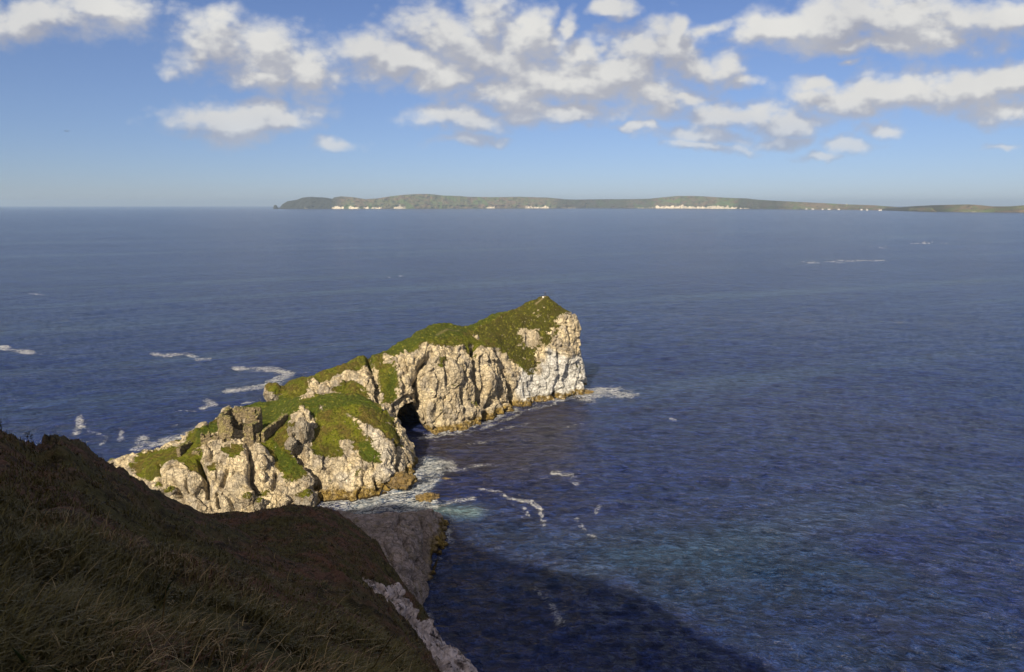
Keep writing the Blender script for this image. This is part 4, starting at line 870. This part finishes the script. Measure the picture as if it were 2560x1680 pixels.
# ------------------------------------------------------------------ bird and sailing boat
bp_ = at(168, 328, 160.0); bd = empty('seagull', bp_, .2); tag(bd, 'distant gull gliding in the blue sky at the left', 'bird')
bm = bmesh.new(); bmesh.ops.create_uvsphere(bm, u_segments=12, v_segments=8, radius=.1, matrix=Matrix.Diagonal((.75, 2.2, .75, 1))); bm_obj('body', bm, M_BIRD, bd, True)
for s in (-1, 1):
    bm = bmesh.new(); a = [(0, -.12, .03), (.35 * s, -.16, .12), (.68 * s, .06, .04), (.34 * s, .05, .11), (0, .1, .03)]
    up = [bm.verts.new(v) for v in a]; dn = [bm.verts.new((v[0], v[1], v[2] - .02)) for v in a]
    bm.faces.new(up); bm.faces.new(dn[::-1])
    for k in range(5): bm.faces.new((up[k], dn[k], dn[(k + 1) % 5], up[(k + 1) % 5]))
    bm_obj('wing', bm, M_BIRD, bd)
q = at(318, 514.8, 15000.); bt = empty('sailing_boat', (q[0], 15000., 0)); tag(bt, 'tiny sailing boat on the horizon left of the island', 'boat')
bm = bmesh.new(); prism(bm, [(-5, 2), (5, 2), (4, -.5), (-4, -.5)], -12, 12); bm_obj('hull', bm, M_SAIL, bt)
bm = bmesh.new(); lathe(bm, [(.6, 0), (.4, 62)], 8, (0, 2, 1)); bm_obj('mast', bm, M_SAIL, bt)
bm = bmesh.new(); prism(bm, [(-1, 5), (13, 5), (-1, 58)], 1.6, 1.9); bm_obj('sail', bm, M_SAIL, bt)

# ------------------------------------------------------------------ grass and plants on the near slope
def blades(name, G, nfront, count, lmin, lmax, seed, dmin=0., maskf=None, wscale=1.0, stiff=.5, pw=1.0, dryv=None):
    r = np.random.default_rng(seed); nu, nv = G.shape[:2]
    u = r.random(count) * (nu - 1.01); v = (r.random(count) ** pw) * (nfront - 1.01)
    i, j = u.astype(int), v.astype(int); fu, fv = (u - i)[:, None], (v - j)[:, None]
    B = G[i, j] * (1 - fu) * (1 - fv) + G[i + 1, j] * fu * (1 - fv) + G[i, j + 1] * (1 - fu) * fv + G[i + 1, j + 1] * fu * fv
    px, py = proj(B); k = (px > -120) & (px < 1350) & (py < 1820) & (B[:, 1] > dmin)
    if maskf is not None: k &= maskf(px, py)
    B = B[k]; cl_ = fbm(B, 1.1, 3, .6, seed); B = B[cl_ + r.random(len(B)) * .5 > .08]; N = len(B)
    clump = fbm(B, 1.1, 3, .6, seed); dryn = fbm(B, .22, 4, .6, seed + 8) * .9 + r.random(N) * .55 + .02
    if dryv is not None: dryn = 0 * dryn + dryv + .05 * r.random(N)
    ln = (lmin + (lmax - lmin) * r.random(N) ** 1.6) * (.75 + .5 * (clump + .5)) * (1 + np.clip(B[:, 1] / 60, 0, 1) * .5)
    wd_ = (.0035 + .004 * r.random(N)) * wscale * (1 + B[:, 1] / 9.)
    az = r.random(N) * 2 * math.pi; lean = np.stack([np.cos(az), np.sin(az), 0 * az], 1) * (stiff * (.3 + r.random(N)))[:, None] + np.array([.22, -.25, 0])
    side = np.stack([-np.sin(az + r.random(N)), np.cos(az), 0 * az], 1)
    side[:, 0] += .6
    side /= np.linalg.norm(side, axis=1, keepdims=True)
    up = np.array([0, 0, 1.])
    seg = 4; P = []
    for q_ in range(seg):
        f_ = q_ / (seg - 1.); c = B - up * .03 + (up * f_ * (1 - .35 * f_) + lean * f_ ** 1.7) * ln[:, None]
        w = side * (wd_ * (1 - f_ * .93))[:, None]; P += [c - w, c + w]
    V = np.stack(P, 1).reshape(-1, 3); base = (np.arange(N) * seg * 2)[:, None]
    F = np.concatenate([base + np.array([[2 * a, 2 * a + 1, 2 * a + 3, 2 * a + 2]]) for a in range(seg - 1)], 0)
    rep = lambda x: np.repeat(x, seg * 2)
    o = mesh_obj(name, V, F, M_BLADE, dict(tone=rep(np.clip(.5 + clump * .8 + (r.random(N) - .5) * .6, 0, 1)), dry=rep(np.clip(dryn, 0, 1))), smooth=True)
    return tag(o, 'dark rough grass and heath covering the shaded slope', 'grass', kind='stuff')
blades('grass', HG, 560, 300000, .08, .30, 5, dmin=2.2, wscale=1.0, pw=.8)
blades('grass', BG, 200, 45000, .15, .45, 6, wscale=.8, maskf=lambda px, py: ~inpoly(px, py, WHITE))
blades('grass', HG, 560, 2600, .15, .42, 15, dmin=2.2, wscale=.6, pw=.7, stiff=.8, dryv=.66)
# tall single stalks and broad blades near the lens
def foot(px, py):
    a, b_ = proj(HG); d = (a - px) ** 2 + (b_ - py) ** 2; i = np.unravel_index(d[:, :560].argmin(), d[:, :560].shape); return HG[i]
def strip(name, pts, w, mat, parent):
    bm = bmesh.new(); n = len(pts); prev = None
    T = cr(np.array(pts, float), np.linspace(0, n - 1, 22))
    for i, p_ in enumerate(T):
        f_ = i / 21.; wv_ = w * (1 - .92 * f_ ** 1.6)
        ring = [bm.verts.new((p_[0] - wv_, p_[1], p_[2] + wv_ * .3)), bm.verts.new((p_[0], p_[1] - wv_ * .5, p_[2])), bm.verts.new((p_[0] + wv_, p_[1], p_[2] - wv_ * .2)), bm.verts.new((p_[0], p_[1] + wv_ * .3, p_[2]))]
        if prev:
            for k in range(4): bm.faces.new((prev[k], prev[(k + 1) % 4], ring[(k + 1) % 4], ring[k]))
        prev = ring
    return bm_obj(name, bm, mat, parent, True)
STK = [([(395,1600),(405,1560),(412,1500),(418,1430)],.006,M_STALK,'thin straw stalk standing highest in the middle of the shaded slope'),
 ([(390,1520),(410,1490),(425,1460),(445,1440)],.007,M_LEAF,'curved green blade just right of the highest straw stalk'),
 ([(915,1690),(950,1640),(975,1600),(1000,1568)],.006,M_STALK,'straw stalk leaning right over the white rock at the bottom'),
 ([(930,1690),(985,1650),(1010,1630),(1036,1612)],.005,M_STALK,'thin bent stalk below the one leaning over the white rock'),
 ([(800,1640),(815,1605),(835,1580),(860,1572)],.005,M_STALK,'fine hooked stalk left of the white rock'),
 ([(510,1690),(530,1640),(545,1610),(555,1660)],.008,M_STALK,'pale hooked grass blade arching near the bottom centre left'),
 ([(240,1590),(290,1560),(320,1550),(348,1538)],.008,M_LEAF,'long green blade lying right across the lower left slope'),
 ([(90,1690),(70,1665),(50,1640),(30,1618)],.028,M_LEAF,'broad blue green leaf rising from the bottom left corner'),
 ([(190,1700),(165,1690),(140,1675),(120,1665)],.022,M_LEAF,'second broad leaf at the bottom edge right of the corner leaf'),
 ([(140,1330),(115,1300),(95,1275),(88,1262)],.005,M_STALK,'straw coloured stalk leaning left high on the shaded slope'),
 ([(470,1600),(480,1570),(500,1550),(520,1560)],.006,M_STALK,'small drooping stalk left of the pale hooked blade')]
for pts, w, mt, lb in STK:
    f0 = foot(*pts[0]); Yb = max(f0[1], 2.4); wpts = [at(a, b_, Yb * (1 - .035 * k)) for k, (a, b_) in enumerate(pts)]
    wpts[0] = np.array(wpts[0]) - [0, 0, .05]
    e = empty('grass_stalk', wpts[0]); loc = [np.array(q_) - wpts[0] for q_ in wpts]
    tag(e, lb, 'grass stalk', 'single stalks standing out of the near slope'); strip('blade', loc, w * Yb / 3.2, mt, e)
# leafy sprigs on the skyline of the slope
def sprig(px, py, h, seed, label):
    f0 = foot(px, py); r = random.Random(seed); e = empty('sprig', f0); tag(e, label, 'plant', 'sprigs on the skyline of the slope')
    pts = [(0, 0, -.15), (.03, 0, h * .35), (-.02, 0, h * .7), (.04, 0, h)]; strip('stem', [np.array(q_) for q_ in pts], .02, M_TWIG, e)
    bm = bmesh.new()
    for k in range(16):
        z_ = h * r.uniform(.35, 1.03); a = r.uniform(0, 6.28); l = r.uniform(.08, .16); c = Vector((r.uniform(-.04, .04), 0, z_))
        d = Vector((math.cos(a), math.sin(a), .4)).normalized() * l; s = Vector((-d.y, d.x, 0)).normalized() * l * .3
        v = [bm.verts.new(c), bm.verts.new(c + d * .5 + s), bm.verts.new(c + d), bm.verts.new(c + d * .5 - s)]; bm.faces.new(v)
    bm_obj('leaves', bm, M_TWIG, e)
sprig(142, 1112, .75, 1, 'tallest leafy sprig on top of the dark knoll at the left')
sprig(70, 1112, .42, 2, 'left one of two short sprigs in the dip left of the dark knoll')
sprig(81, 1110, .5, 3, 'right one of two short sprigs in the dip left of the dark knoll')
sprig(4, 1080, .6, 4, 'leafy sprig at the very left edge of the photo above the slope')

# ------------------------------------------------------------------ haze
hm = bpy.data.materials.new('haze'); hm.use_nodes = True; ht = NT(hm.node_tree)
hm.node_tree.nodes.remove(hm.node_tree.nodes['Principled BSDF'])
pv = ht.node('ShaderNodeVolumePrincipled', {'Color': (.52, .72, 1.0), 'Density': 3.2e-5, 'Anisotropy': .2})
hm.node_tree.links.new(pv.outputs[0], hm.node_tree.nodes['Material Output'].inputs['Volume'])
bm = bmesh.new(); bmesh.ops.create_cube(bm, size=2, matrix=Matrix.Translation((0, 0, 150)) @ Matrix.Diagonal((58000, 39000, 156, 1)))
hz = bm_obj('haze', bm, hm); tag(hz, 'pale sea haze', 'haze', kind='stuff')
